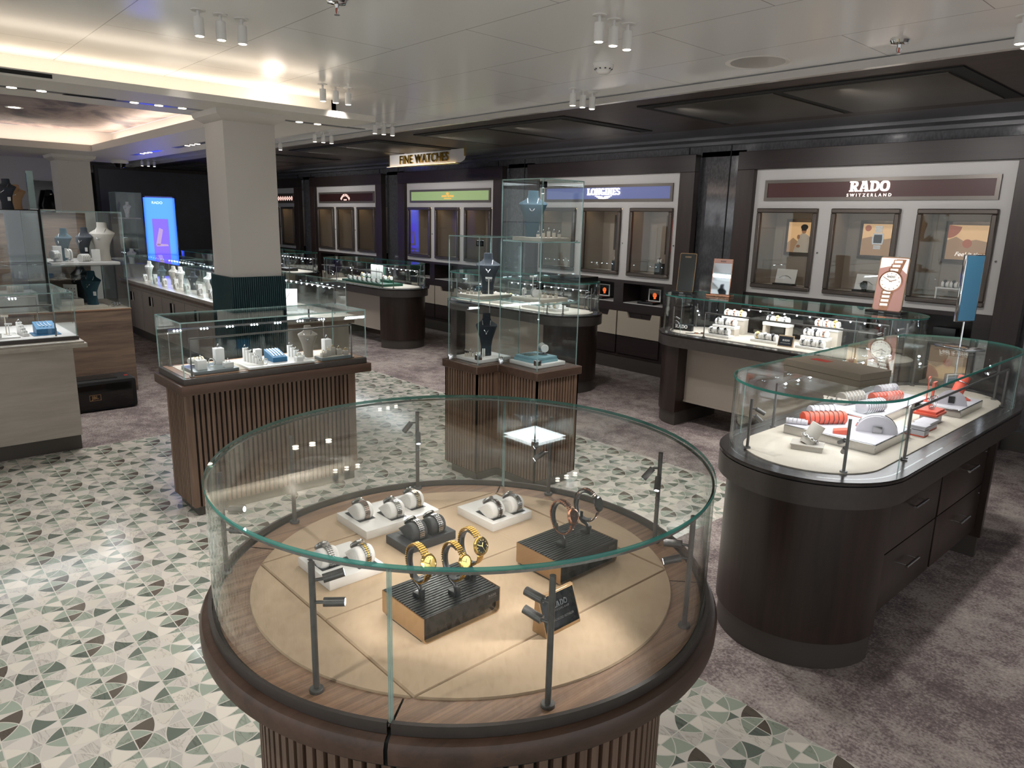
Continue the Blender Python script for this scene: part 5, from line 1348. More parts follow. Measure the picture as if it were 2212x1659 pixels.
r = thing('jewellery_block', 'coral topped block with rings and silver bangles, middle of the right counter', 'jewellery stand', (-1.085, 3.74, z))
b = MB(); b.box(-.035, .035, -.045, .045, 0, .040); b.build('body', 'lilac_gray', r); b = MB(); b.box(-.060, .045, -.070, .070, .040, .052, .001); b.box(-.050, .038, -.06, .06, .052, .064, .001); b.build('top', 'coral', r)
b = MB()
for k in range(4): n = 18; b.tube([(-.01+.006*k, .026*math.cos(2*PI*i/n), .096+.030*math.sin(2*PI*i/n)+.002*k) for i in range(n)], .002, 5, closed=True)
b.build('bangles', 'chrome', r)
b = MB(); b.tube([(-.015, .04, .064), (-.015, .04, .16)], .003, 6); b.box(-.02, -.01, .02, .06, .15, .19); b.build('post', 'coral', r)
t_stand('white earring stand in front of the coral box, right counter', (-1.105, 3.50, z1-.03), R(10), .10, 'white_matte'); t_stand('coral earring stand by the coral block, right counter', (-1.15, 3.93, z1), R(10), .11, 'coral', drops='chrome'); t_stand('second coral earring stand farther back, right counter', (-1.19, 3.99, z1), R(10), .13, 'coral', drops='chrome')
r = thing('necklace_display', 'pale half-round display block with a dark tag on the far tray of the right counter', 'necklace display', (-1.10, 4.06, z1), R(-70))
b = MB(); b.loft([[(x, rr*math.cos(PI*i/16), hh*math.sin(PI*i/16)) for i in range(17)] for x, rr, hh in ((-.07, .05, .05), (.05, .07, .078))]); b.build('body', 'lilac_gray', r); b = MB(); b.box(.051, .056, -.014, .014, .01, .045); b.build('tag', 'black_plastic', r)
r = thing('bangle_stand', 'coral red slanted bangle tube at the far end of the right counter', 'bangle stand', (-1.10, 4.19, z1), R(35)); b = MB(); b.box(-.045, .045, -.035, .035, 0, .008); b.cyl((-.02, 0, .006), (.025, .03, .115), .029, n=24); b.build('tube', 'coral', r)
b = MB(); n = 20; ax = Vector((.045, .03, .109)).normalized(); u_ = ax.orthogonal().normalized(); v_ = ax.cross(u_); c0_ = Vector((.012, .021, .084)); b.tube([c0_+(u_*math.cos(2*PI*i/n)+v_*math.sin(2*PI*i/n))*.032 for i in range(n)], .003, 6, closed=True); b.build('bangle', 'chrome', r)
gb = thing('clear_box', 'clear acrylic box with a coral card in the right counter', 'box', (-1.27, 3.385, z1-.04)); b = MB(); b.box(-.08, .08, -.035, .035, .0, .070); b.build('shell', 'tower_glass', gb); b = MB(); b.box(-.07, .07, -.03, .03, .005, .03); b.build('card', 'coral', gb)
tb = thing('gift_box', 'flat taupe presentation box with a red square lying on the right counter glass', 'box', (-1.235, 2.985, 1.1005), R(0))
b = MB(); b.T = Matrix.Rotation(R(-3), 4, 'Z'); 
BX = [(-.165+.0, -.13), (.175, -.275), (.215, -.12), (-.10, .105)]
b = MB(); b.box(-.178, .178, -.098, .098, 0, .026, .0015); b.build('base', 'box_taupe', tb); b = MB(); b.box(-.1795, .1795, -.0995, .0995, .027, .054, .0015); b.build('lid', 'box_taupe', tb)
b = MB(); b.box(-.125, -.045, -.005, .040, .054, .0546); b.build('emblem', 'poster_red', tb)
tb.location = (-1.235, 2.955, 1.1005); tb.rotation_euler.z = R(-12)
mr = thing('table_mirror', 'tall slim tabletop mirror with a chrome stem and painted blue reflection, on the right counter', 'mirror', (-1.163, 4.30, 1.1005), R(-28))
b = MB(); b.box(-.10, .10, -.065, .065, 0, .006, .002); b.cyl((0, 0, .006), (0, 0, .16), .005, n=12); b.build('stand', 'chrome', mr)
b = MB(); b.box(-.010, .010, -.060, .060, .14, .49, .002); b.build('frame', 'chrome', mr); b = MB(); b.box(.0102, .012, -.054, .054, .146, .484); b.build('mirror_face', 'painted_blue_reflection', mr); b = MB(); b.box(-.012, -.0102, -.054, .054, .146, .484); b.build('mirror_face', 'painted_blue_reflection', mr)

# ------------------------------------------------------------------ watches in the counter under the maroon-sign display
def mini_watch(proto=[None]):
    if proto[0] is None:
        r = thing('wristwatch', 'x', 'watch', (0, 0, 0)); n = 20
        b = MB(); links(b, [(.0285*math.cos(2*PI*i/40), .0285*math.sin(2*PI*i/40)) for i in range(40)], .009, .012, .003, ((0, 1),), 0, True); b.build('bracelet', 'steel', r)
        M = Matrix.Translation((.020, 0, .026)) @ Matrix.Rotation(R(40), 4, 'Y'); b = MB(); b.T = M; b.lathe([(0, -.003), (.013, -.003), (.014, .002), (.012, .004), (0, .004)], n=18); c = b.build('case', 'steel', r)
        b = MB(); b.T = M; b.lathe([(0, .0044), (.0108, .0044)], n=16); b.build('dial', 'dial_white', c); proto[0] = r; return r, True
    return proto[0], False
def mini_pillow(proto=[None]):
    if proto[0] is None:
        r = thing('watch_cushion', 'x', 'cushion', (0, 0, 0)); b = MB(); b.loft([[(.026*k*math.cos(2*PI*i/16), y, .026*k*math.sin(2*PI*i/16)) for i in range(16)] for y, k in ((-.029, .9), (-.026, 1), (.026, 1), (.029, .9))]); b.build('body', 'cushion_white', r)
        b = MB(); b.tube([(.018*math.cos(2*PI*i/12), -.0295, .018*math.sin(2*PI*i/12)) for i in range(12)], .0006, 4, closed=True); b.build('piping', 'white_matte', r); proto[0] = r; return r, True
    return proto[0], False
KIND = {}
def variant(mats):
    """a small watch in other colours: copy with its own material"""
    if mats in KIND: return KIND[mats]
    return None
def place_mini(x, y, z, rz, wl, cl, group, mats=('steel', 'dial_white')):
    for f_, lb, gp_ in ((mini_watch, wl, group), (mini_pillow, cl, 'cushions under '+group)):
        p, new = f_()
        if new: p.location = (x, y, z); p.rotation_euler.z = rz; p['label'] = lb; p['group'] = gp_; o = p
        else: o = dup(p, (x, y, z), rz, lb, gp_)
        if f_ is mini_watch and mats != ('steel', 'dial_white'):
            def rec(q):
                for ch in q.children:
                    for s_, nm in (('bracelet', mats[0]), ('case', mats[0]), ('dial', mats[1])):
                        if ch.name.startswith(s_):
                            key = (s_, nm)
                            if key not in KIND: me = ch.data.copy(); me.materials.clear(); me.materials.append(MATS[nm]); KIND[key] = me
                            ch.data = KIND[key]
                    rec(ch)
            rec(o)
VAR = [('steel', 'dial_white'), ('gold_pale', 'dial_gold'), ('steel', 'black_gloss'), ('black_ceramic', 'black_gloss'), ('rose_gold', 'dial_white')]
z = .804; cnt = 0
STEPS = [  # x0, y, z of shelf, label part
    (-3.19, 5.255, .024, 'front tray of the left tiered stand'), (-3.22, 5.40, .085, 'middle step of the left tiered stand'), (-3.22, 5.535, .150, 'top step of the left tiered stand'),
    (-2.80, 5.315, .024, 'low tray between the two tiered stands'), (-2.83, 5.545, .140, 'bridge shelf between the tiered stands'),
    (-2.42, 5.315, .024, 'front tray of the right tiered stand'), (-2.46, 5.45, .085, 'middle step of the right tiered stand'), (-2.44, 5.585, .150, 'top step of the right tiered stand')]
for si, (cx_, yy, zz, nm) in enumerate(STEPS):
    r = thing('watch_tray' if zz < .05 else 'shelf_riser', 'white '+nm+' in the maroon-sign counter', 'tray', (cx_, yy, z))
    if zz < .05: b = MB(); b.box(-.115, .115, -.045, .045, 0, zz-.006, .002); b.build('body', 'white_lacquer', r); b = MB(); b.box(-.105, .105, -.038, .038, zz-.006, zz-.004); b.build('pad', 'white_matte', r)
    elif 'bridge' in nm:
        b = MB(); b.box(-.115, .115, -.045, .045, zz-.03, zz-.004, .002); b.build('shelf', 'white_lacquer', r)
        for s_ in (-1, 1): b = MB(); b.box(s_*.10-.012, s_*.10+.012, -.04, .04, 0, zz-.03); b.build('leg', 'suede_pale', r)
    else:
        b = MB(); b.box(-.105, .105, -.045, .045, zz-.030, zz-.004, .002); b.build('shelf', 'white_lacquer', r); b = MB(); b.box(-.02+.06, .105, -.04, .04, 0, zz-.030); b.box(-.105, -.05, -.04, .04, 0, zz-.030); b.build('support', 'suede_pale', r)
    for k in range(3):
        cnt += 1; v = VAR[(si*2+k) % 5] if k != 1 else VAR[(si+2) % 5]
        place_mini(cx_-.068+.066*k, yy, z+zz+.022, R(-90), 'small watch in the trio on the '+nm, 'white cushion on the '+nm, 'watch trio on the '+nm, v)
sgn = thing('brand_sign', 'black block with white four-letter brand name at the left end of the maroon-sign counter', 'sign', (-3.58, 5.30, z), R(8))
b = MB(); b.box(-.09, .09, -.02, .02, 0, .055, .002); b.build('block', 'black_plastic', sgn); b = MB(); b.T = Matrix.Translation((-.065, -.0205, .02)) @ Matrix.Rotation(PI/2, 4, 'X'); slab_letters(b, 'RADO', .030, w=.22, depth=.002); b.build('letters', 'white_matte', sgn)
sgn = thing('retailer_sign', 'small framed dark blue brand card in front of the right tiered stand', 'sign', (-2.60, 5.235, z), R(10))
b = MB(); b.loft([[(x, y, zz) for y, zz in ((-.005, 0), (.030, 0), (.035, .085), (.025, .085))] for x in (-.058, .058)], smooth=False); b.build('frame', 'beige_metal', sgn)
M0 = Matrix.Translation((0, .0096, .0425)) @ Matrix.Rotation(PI/2-.34, 4, 'X'); b = MB(); b.T = M0; b.prism([(-.052, -.037), (.052, -.037), (.052, .037), (-.052, .037)], 0, .0008); b.build('plate', 'navy_velvet', sgn)
b = MB(); b.T = M0 @ Matrix.Translation((-.024, .0, .001)); slab_letters(b, 'RADO', .014, w=.22, depth=.0005); b.build('letters', 'white_matte', sgn); text('small_letters', 'AUTHORIZED RETAILER', .007, 'white_matte', sgn, M0 @ Matrix.Translation((0, -.016, .001)), .0004)
for i, (x, y, a) in enumerate(((-3.36, 5.27, 30), (-3.39, 5.22, 38))):
    r = thing('wristwatch', ('open leather strap watch laid flat', 'second open strap watch laid flat nearer the edge')[i]+' by the left tiered stand', 'watch', (x, y, z), R(a)); b = MB(); b.box(-.09, .09, -.008, .008, .0005, .004, .001); b.build('strap', 'black_plastic' if i else 'white_matte', r); b = MB(); b.lathe([(0, 0), (.017, 0), (.017, .009), (0, .009)], n=20); b.build('case', 'rose_gold', r)
# stands on top of the counters
Zg = 1.1205
def panel_stand(name, label, loc, rz, w_, h_, frame, face, tilt=.22, base='black_plastic', brand=True, rad=.02, cat='display stand'):
    r = thing(name, label, cat, loc, rz); b = MB(); b.box(-w_*.62, w_*.62, -.05, .06, 0, .018, .003); b.build('base', base, r)
    o = Matrix.Translation((0, 0, .016)) @ Matrix.Rotation(PI/2-tilt, 4, 'X')
    def rr(W_, H_, q): 
        pts = []
        for cx_, cy_, a in ((W_/2-q, q, -PI/2), (W_/2-q, H_-q, 0), (-W_/2+q, H_-q, PI/2), (-W_/2+q, q, PI)):
            pts += [(cx_+q*math.cos(a+PI/2*i/5), cy_+q*math.sin(a+PI/2*i/5)) for i in range(6)]
        return pts
    b = MB(); b.T = o; b.prism(rr(w_, h_, rad), -.010, 0); b.build('frame', frame, r)
    b = MB(); b.T = o @ Matrix.Translation((0, .004, 0)); b.prism(rr(w_-.010, h_-.010, rad*.8), 0, .0012); b.build('face', face, r)
    if brand:
        b = MB(); b.T = Matrix.Translation((-.028, -.0505, .005)) @ Matrix.Rotation(PI/2, 4, 'X'); slab_letters(b, 'RADO', .010, w=.22, depth=.0008); b.build('letters', 'steel', r)
    return r, o
r, o = panel_stand('digital_stand', 'dark upright rounded screen stand with bronze edge on the left end of the maroon-sign counter', (-3.61, 5.32, Zg), R(14), .15, .335, 'bronze_side', 'dark_screen', .12, rad=.012)
b = MB(); b.T = o @ Matrix.Translation((-.026, .295, .002)); slab_letters(b, 'RADO', .014, w=.22, depth=.0005); b.build('screen_letters', 'beige_metal', r)
r, o = panel_stand('table_mirror', 'slim rose-framed tabletop mirror on the maroon-sign counter beside the dark screen stand', (-3.31, 5.40, Zg), R(12), .165, .30, 'rose_gold', 'mirror', .10, brand=False, rad=.004, base='rose_gold', cat='mirror')
b = MB(); b.T = o; b.prism([(-.0775, .262), (.0775, .262), (.0775, .296), (-.0775, .296)], .0012, .0022); b.build('header', 'rose_paper', r)
b = MB(); b.T = o @ Matrix.Translation((-.022, .273, .0025)); slab_letters(b, 'RADO', .012, w=.22, depth=.0005); b.build('letters', 'bronze_metal', r)
r, o = panel_stand('digital_stand', 'upright pink picture stand showing a large rose gold watch, right end of the maroon-sign counter', (-1.975, 5.445, Zg), R(-4), .205, .385, 'beige_metal', 'poster_rose', .10, rad=.022)
W0 = o @ Matrix.Translation((-.004, .212, .002)) @ Matrix.Scale(1.22, 4, Vector((1, 0, 0))) @ Matrix.Scale(1.12, 4, Vector((0, 1, 0)))
def flat(mb, pts, z0=0, z1=.0008): mb.prism(pts, z0, z1)
b = MB(); b.T = o; flat(b, [(-.095, .30), (.02, .33), (.095, .27), (.095, .375), (-.095, .375)], .0014, .0018); b.build('sky_picture', 'poster_white', r)
b = MB(); b.T = W0
b.prism([(-.005-.036, -.186), (-.005+.014, -.186), (.016, -.06), (.068, .140), (.014, .140), (-.034, .03), (-.036, -.06)], .0002, .0012)
for i in range(9):
    s_ = 1 if i < 4 else -1; k = i if i < 4 else i-4; yy = s_*(.072+.026*k); xx = (.010+.008*k)*s_ if s_ > 0 else -.010-.002*k; wdt = .034-.002*k
    if abs(yy) > .140 and s_ > 0 or abs(yy) > .175: continue
    b.prism([(xx-wdt, yy-.0128), (xx+wdt, yy-.0128), (xx+wdt+.003, yy+.0128), (xx-wdt+.003, yy+.0128)], .0010, .002)
b.build('bracelet_picture', 'rose_gold', r)
b = MB(); b.T = W0
for i in range(9):
    s_ = 1 if i < 4 else -1; k = i if i < 4 else i-4; yy = s_*(.072+.026*k); xx = (.010+.008*k)*s_ if s_ > 0 else -.010-.002*k; wdt = .022
    if abs(yy) > .140 and s_ > 0 or abs(yy) > .175: continue
    b.prism([(xx-wdt, yy-.009), (xx+wdt, yy-.007), (xx+wdt, yy+.009), (xx-wdt, yy+.007)], .002, .003)
b.build('links_picture', 'poster_white', r)
b = MB(); b.T = W0; b.lathe([(0, 0), (.068, 0), (.068, .003), (.060, .004), (.060, .003)], n=40); b.build('bezel_picture', 'rose_gold', r)
b = MB(); b.T = W0; b.lathe([(0, .0032), (.060, .0032)], n=36); b.build('dial_picture', 'poster_white', r)
b = MB(); b.T = W0
for k in range(12): a = k*PI/6; b.T = W0 @ Matrix.Rotation(a, 4, 'Z'); b.box(.046, .053, -.0016, .0016, .0034, .004)
b.T = W0 @ Matrix.Rotation(R(150), 4, 'Z'); b.box(-.01, .046, -.0015, .0015, .0036, .0042); b.T = W0 @ Matrix.Rotation(R(20), 4, 'Z'); b.box(-.008, .034, -.002, .002, .0036, .0044)
b.build('hands_picture', 'rose_gold', r)
text('dial_letters', 'RADO', .016, 'bronze_metal', r, W0 @ Matrix.Translation((0, .028, .0045)), .0004, bold=.0004)

# ------------------------------------------------------------------ goods in the glass display tower
TX, TY = -3.28, 3.222
def tw_tray(lab, cx_, cy_, z, mat='suede_pale', hx=.13, hy=.13, h=.022): return tray(lab, cx_-hx, cx_+hx, cy_-hy, cy_+hy, z, z+h, mat)
z = 1.586; tw_tray('cream tray on the top shelf of the tall glass tower', TX, TY, z)
bust('teal velvet necklace bust on the top shelf of the tall glass tower', (TX-.055, TY-.03, z+.022), R(-50), .285, 'teal_velvet', chain='chrome', tagged=False, pendant=False, w_=.15)
for i in range(5):
    hh = (.018, .028, .038, .030, .022)[i]; x = TX+.005+.025*i; y = TY-.055+.022*i+.02
    ring_stand('cream ring block on the top shelf of the tall glass tower', (x, y, z+.022), R(45), .022, hh, 'suede_pale', group='top shelf ring blocks'); ring_thing('ring on the top shelf of the tall glass tower', (x, y, z+.0225+hh), R(10), 1.05, group='top shelf rings')
z = 1.209; tw_tray('cream tray on the middle shelf of the tall glass tower', TX, TY, z)
cuff('white loop stand at the left of the middle tray in the tall tower', (TX-.06, TY-.08, z+.022), R(-60), 1.0); roll('standing white bracelet roll on the middle tray of the tall tower', (TX-.01, TY-.02, z+.022), R(60), .035, .032, 'cushion_white', 3)
for i in range(4): x = TX+.03+.022*i; y = TY-.03+.028*i; ring_stand('small cream ring block on the middle tray of the tall tower', (x, y, z+.022), R(45), .022, .016, 'suede_pale', group='middle tray ring blocks'); ring_thing('ring on the middle tray of the tall tower', (x, y, z+.0385), R(10), .9, group='middle tray rings', metal='gold_pale')
t_stand('white earring stand on the middle tray of the tall tower', (TX-.085, TY+.02, z+.022), R(-50), .13); 
z = .7925; tw_tray('white tray at the foot of the tall glass tower', TX, TY, z, 'white_lacquer', h=.024)
r = thing('gift_books', 'light blue flat gift box with gold chains at the foot of the tall tower', 'box', (TX-.005, TY-.01, z+.024)); b = MB(); b.box(-.105, .105, -.10, .10, 0, .018, .001); b.box(-.10, .10, -.095, .095, .018, .034, .001); b.build('body', 'light_blue', r); b = MB()
for k in range(5): b.tube([(-.08+.02*k, -.07, .035), (-.07+.02*k, .0, .036), (-.08+.02*k, .05, .035)], .0013, 4)
b.build('chains', 'gold', r)
roll('white bracelet roll standing above the light blue box in the tall tower', (TX+.0, TY+.05, z+.058), R(60), .09, .026, 'cushion_white', 5, stand=True)
SX, SY = -3.616, 3.043
z = 1.209; tw_tray('cream tray on the upper shelf of the short glass tower', SX, SY, z, hx=.12, hy=.14)
bust('navy necklace bust on the upper shelf of the short glass tower', (SX+.02, SY+.01, z+.022), R(-40), .265, 'navy_velvet', chain='chrome', tagged=False, w_=.13)
for i in range(4): x = SX-.04+.02*i; y = SY-.11+.016*i; ring_stand('cream ring block on the upper tray of the short tower', (x, y, z+.022), R(45), .020, .016+.006*(i % 2), 'suede_pale', group='short tower upper ring blocks'); ring_thing('ring on the upper tray of the short tower', (x, y, z+.0385+.006*(i % 2)), R(10), .9, group='short tower upper rings')
t_stand('white earring stand on the upper tray of the short tower', (SX+.075, SY-.03, z+.022), R(-50), .115)
box_thing('gift_box', 'dark teal box lying on the upper shelf of the short tower', 'box', SX-.12, SX-.06, SY+.02, SY+.12, z+.0225, z+.06, 'teal_velvet')
z = .7925; tw_tray('white tray at the foot of the short glass tower', SX, SY, z, 'white_lacquer', hx=.12, hy=.14)
bust('dark navy necklace bust at the foot of the short glass tower', (SX+.0, SY+.02, z+.022), R(-40), .285, 'navy_velvet', chain='chrome', tagged=False, w_=.12)
cuff('white bangle loop at the foot of the short glass tower', (SX+.07, SY-.06, z+.022), R(-40), 1.1)
for i in range(3): x = SX-.05+.022*i; y = SY-.11+.018*i; ring_stand('cream ring block at the foot of the short tower', (x, y, z+.022), R(45), .022, .022+.008*(i % 2), 'suede_pale', group='short tower lower ring blocks'); ring_thing('ring at the foot of the short tower', (x, y, z+.0445+.008*(i % 2)), R(10), 1.0, group='short tower lower rings')

# ------------------------------------------------------------------ counter behind the tower
z = .804
for k in range(2):
    cx_ = (-6.0, -5.35)[k]; tray(('long white watch tray at the left', 'long white watch tray at the right')[k]+' of the counter behind the tower', cx_-.26, cx_+.26, 5.24, 5.44, z, z+.03, 'white_lacquer')
    for j in range(6):
        place_mini(cx_-.215+.085*j, 5.29, z+.056, R(-90), 'small watch on the '+('left', 'right')[k]+' tray of the counter behind the tower', 'white cushion on the '+('left', 'right')[k]+' tray behind the tower', ('left', 'right')[k]+' tray behind the tower', VAR[(j+k) % 5])
        if j < 5: place_mini(cx_-.175+.085*j, 5.38, z+.078, R(-90), 'rear-row watch on the '+('left', 'right')[k]+' tray of the counter behind the tower', 'rear white cushion on the '+('left', 'right')[k]+' tray behind the tower', 'rear '+('left', 'right')[k]+' tray behind the tower', VAR[(j*2+k) % 5])
for k in range(2):
    cx_ = (-6.0, -5.35)[k]; tray(('rear riser at the left', 'rear riser at the right')[k]+' of the counter behind the tower', cx_-.23, cx_+.23, 5.345, 5.425, z+.0302, z+.052, 'white_lacquer', name='shelf_riser')
box_thing('black_case', 'flat black case lying on the glass of the counter behind the tower', 'case', -5.25, -4.85, 5.30, 5.60, Zg, Zg+.05, 'black_plastic', lid='black_plastic')
box_thing('teal_box', 'teal watch box at the left of the counter behind the tower', 'box', -6.50, -6.36, 5.30, 5.42, z, z+.12, 'teal_velvet')

# ------------------------------------------------------------------ green trays counter
tray('long dark green tray full of white watch cushions', -9.35, -8.25, 5.16, 5.48, z, z+.035, 'green_box')
for j in range(7): place_mini(-9.22+.125*j, 5.215, z+.062, R(-90), 'watch in the front row of the long green tray', 'white cushion in the front row of the green tray', 'front row of the green tray', VAR[(j*2) % 5])
for j in range(6):
    if j in (2, 3): continue
    place_mini(-9.16+.145*j, 5.40, z+.095, R(-90), 'watch in the rear row of the long green tray', 'white cushion in the rear row of the green tray', 'rear row of the green tray', VAR[(j*2+1) % 5])
for k, (a, c) in enumerate(((-9.22, -8.98), (-8.64, -8.42))): tray(('left', 'right')[k]+' green riser at the back of the long green tray', a, c, 5.355, 5.445, z+.0352, z+.07, 'green_box', name='shelf_riser')
r = thing('retail_board', 'tall white and green double panel standing on the long green tray', 'panel', (-8.83, 5.42, z+.0352)); b = MB(); b.box(-.13, .0, -.01, .01, 0, .22); b.box(.03, .16, -.01, .01, 0, .22); b.build('white_leaf', 'white_matte', r); b = MB(); b.box(-.17, .20, .011, .02, 0, .20); b.build('green_leaf', 'green_box', r)
# far counter by the column
tray('black tray of bracelets in the far counter by the near column', -11.85, -11.35, 5.25, 5.45, z, z+.05, 'black_plastic'); box_thing('red_box', 'small dark box with a red tag in the far counter by the near column', 'box', -11.62, -11.50, 5.12, 5.22, z, z+.10, 'black_plastic', lid='black_plastic')
for j in range(4): roll('dark roll with silver chains in the far counter by the near column', (-12.1+.11*j, 5.35 if j < 2 else 5.36, z+(.0 if j < 2 else .051)), R(90), .09, .028, 'charcoal', 4, 'chrome', group='far dark rolls')

# ------------------------------------------------------------------ goods in the left cabinets
z = .828
r = thing('necklace_box', 'bright blue sloping box with silver necklaces in the pale counter at left', 'jewellery box', (-6.03, .93, z)); b = MB(); b.box(-.085, .085, -.085, .085, 0, .006, .001); b.build('slab', 'blue_leather', r); b = MB(); b.loft([[(-.075, y, .006), (.065, y, .006), (.065, y, .045), (-.075, y, .085)] for y in (-.062, .062)], smooth=False); b.build('body', 'blue_leather', r, bevel=.002)
b = MB()
for k in range(4): yy = -.040+.022*k; b.tube([(-.07, yy-.006, .086), (-.02, yy, .072), (.02, yy+.01, .060)], .0014, 5); b.ball((.022, yy+.01, .0605), .005, u=8, v=6)
b.build('necklaces', 'chrome', r)
for i in range(5): ring_stand('white step of the ring ladder left of the blue box, pale counter', (-6.12+.035*i, .79+.004*i, z), 0, .034, .085-.016*i, 'white_matte', group='ring ladder'); ring_thing('ring on the white ring ladder in the pale counter', (-6.12+.035*i, .79+.004*i, z+.0855-.016*i), R(80), 1.1, group='ladder rings')
tray('white tray under the earring stands in the pale counter', -6.16, -5.92, .50, .765, z, z+.010, 'white_lacquer')
t_stand('taller cream earring stand in the pale counter at left', (-6.07, .705, z+.0105), R(-20), .135, 'suede_pale'); t_stand('white earring stand in front in the pale counter at left', (-6.02, .715, z+.0105), R(-20), .085); t_stand('white earring stand cut by the left picture edge', (-6.04, .62, z+.0105), R(-20), .14)
box_thing('jewellery_block', 'low white block at the left picture edge in the pale counter', 'jewellery stand', -5.99, -5.93, .60, .66, z+.0105, z+.04, 'white_matte')
z = 1.2405; Xc = -7.9
for k, (y, lab, mt, hh, rz) in enumerate(((1.44, 'teal blue necklace bust, left one on the shelf of the tall cabinet', 'teal_velvet', .30, R(-60)), (1.61, 'navy necklace bust in the middle of the shelf of the tall cabinet', 'navy_velvet', .31, R(-60)), (1.745, 'large grey linen necklace bust at the right of the shelf, tall cabinet', 'stone_gray', .36, R(-50)))):
    bust(lab, (Xc+(.05, .05, .14)[k], y, z), rz, hh, mt, tagged=k < 2, w_=.17 if k < 2 else .22, pendant=k < 2)
roll('white bracelet roll at the left front of the shelf in the tall cabinet', (Xc+.22, 1.33, z), R(30), .06, .038, 'cushion_white', 4, stand=True); cuff('white loop stand in the middle of the shelf, tall cabinet', (Xc+.24, 1.44, z), R(10), 2.0)
roll('white bracelet roll at the right front of the shelf in the tall cabinet', (Xc+.22, 1.565, z), R(30), .09, .038, 'cushion_white', 5); box_thing('card_block', 'upright white block behind the rolls on the cabinet shelf', 'jewellery stand', Xc+.13, Xc+.17, 1.33, 1.40, z, z+.14, 'white_matte'); box_thing('card_block', 'tilted white block right of the rolls on the cabinet shelf', 'jewellery stand', Xc+.19, Xc+.23, 1.635, 1.70, z, z+.11, 'white_matte')
z = .8107
tray('cream riser tray at the foot of the tall cabinet', Xc-.10, Xc+.33, 1.30, 1.70, z, z+.022, 'suede_pale'); tray('grey step block on the riser tray of the tall cabinet', Xc+.0, Xc+.24, 1.34, 1.52, z+.0222, z+.085, 'stone_gray')
bust('teal necklace bust with a white tag at the foot of the tall cabinet', (Xc+.20, 1.60, z+.0222), R(-50), .32, 'teal_velvet', w_=.17); bust('dark blue necklace bust behind at the foot of the tall cabinet', (Xc-.05, 1.56, z+.0222), R(-60), .38, 'navy_velvet', w_=.19, tagged=False)
r = thing('card_block', 'white patterned earring card standing on the grey step block', 'card', (Xc+.13, 1.44, z+.0855), R(-40)); b = MB(); b.box(-.004, .004, -.06, .06, 0, .13); b.build('card', 'white_matte', r); b = MB(); [b.ball((.006, -.04+.027*(i % 4), .03+.03*(i//4)), .005, u=6, v=4) for i in range(12)]; b.build('earrings', 'charcoal', r)
r = thing('bracelet_cluster', 'round chrome bead cluster at the right end of the tall cabinet', 'bracelet', (Xc+.25, 1.79, z)); b = MB(); [b.ball((.03*math.cos(i*.9), .03*math.sin(i*.9), .018+.012*(i % 2)), .012, u=8, v=6) for i in range(7)]; b.build('beads', 'steel', r)
tray('white shelf block with earrings behind the black mullion, tall cabinet', Xc+.0, Xc+.3, .85, 1.15, .8107, .98, 'white_matte'); roll('gold bracelet roll left of the black mullion in the tall cabinet', (Xc+.2, 1.0, .981), R(0), .12, .03, 'cushion_white', 6, 'gold_pale')
z = 1.7005
bust('dark velvet bust standing on top of the tall cabinet, left picture edge', (Xc+.15, 1.03, z), R(-60), .26, 'navy_velvet', w_=.20); bust('light wooden bust form on top of the tall cabinet, left picture edge', (Xc-.06, 1.13, z), R(-30), .22, 'wood_bust', tagged=False, w_=.14, pendant=False)
r = thing('glass_display_pillar', 'slim pale blue glass pillar standing on the tall cabinet', 'display stand', (Xc+.05, 1.235, z)); b = MB(); b.box(-.05, .05, -.03, .03, 0, .008); b.build('foot', 'steel', r); b = MB(); b.box(-.02, .02, -.025, .025, .008, .34); b.build('glass', 'glass_edge_pale', r); b = MB(); b.box(-.015, .015, -.0265, -.0255, .16, .32); b.build('picture', 'blue_leather', r)
tray('small white tray on top of the tall cabinet', Xc+.10, Xc+.20, 1.28, 1.38, z, z+.008, 'white_matte')
r = thing('decor_vase', 'black faceted vase in the dark wall niche at far left', 'vase', (-14.56, 2.545, 1.52)); b = MB(); b.lathe([(.0, 0), (.08, 0), (.13, .26), (.05, .52), (0, .52)], n=6, smooth=False); b.build('body', 'black_gloss', r)
# long cream counter: busts
z = .7765
for i in range(9):
    x = -10.95+.42*i+.04*(i % 2); mt = ('cushion_white', 'teal_velvet', 'stone_gray', 'white_matte', 'navy_velvet', 'white_matte', 'teal_velvet', 'stone_gray', 'cushion_white')[i]
    bust(['white', 'teal', 'grey', 'pale white', 'navy', 'plain white', 'dark teal', 'stone grey', 'white'][i]+' bust in the long cream counter, '+['first from the far left end', 'second from the far left end', 'third from the far left end', 'just left of the middle', 'in its middle', 'just right of the middle', 'fourth before the column', 'nearly behind the column', 'right behind the near column'][i], (x, 3.02+.03*(i % 3), z), R(-70), (.26, .22, .24)[i % 3], mt, w_=.15)
    ring_stand('white block between the busts of the long cream counter', (x+.14, 2.92, z), 0, .05, .09+.03*(i % 2), 'white_matte', group='white blocks in the long cream counter')
    cuff('white bangle loop between the busts of the long cream counter', (x+.22, 2.90, z), R(-60), 1.4, group='white loops in the long cream counter')
tray('white jewellery tray in the right end of the long cream counter', -7.0, -6.4, 2.95, 3.25, z, z+.02, 'white_lacquer')
r = thing('necklace_card', 'tilted white necklace card in the glass case right of the near column', 'card', (-6.62, 3.02, z+.0205), R(-30)); b = MB(); b.T = Matrix.Rotation(-.35, 4, 'Y'); b.box(-.004, .004, -.12, .12, 0, .22); b.build('card', 'white_matte', r); b = MB(); b.T = Matrix.Rotation(-.35, 4, 'Y'); b.tube([(.006, -.05, .18), (.006, 0, .09), (.006, .05, .18)], .002, 5); b.build('necklace', 'steel', r)
roll('white bracelet roll in the glass case right of the near column', (-6.9, 3.10, z+.0205), R(60), .14, .04, 'cushion_white', 4)
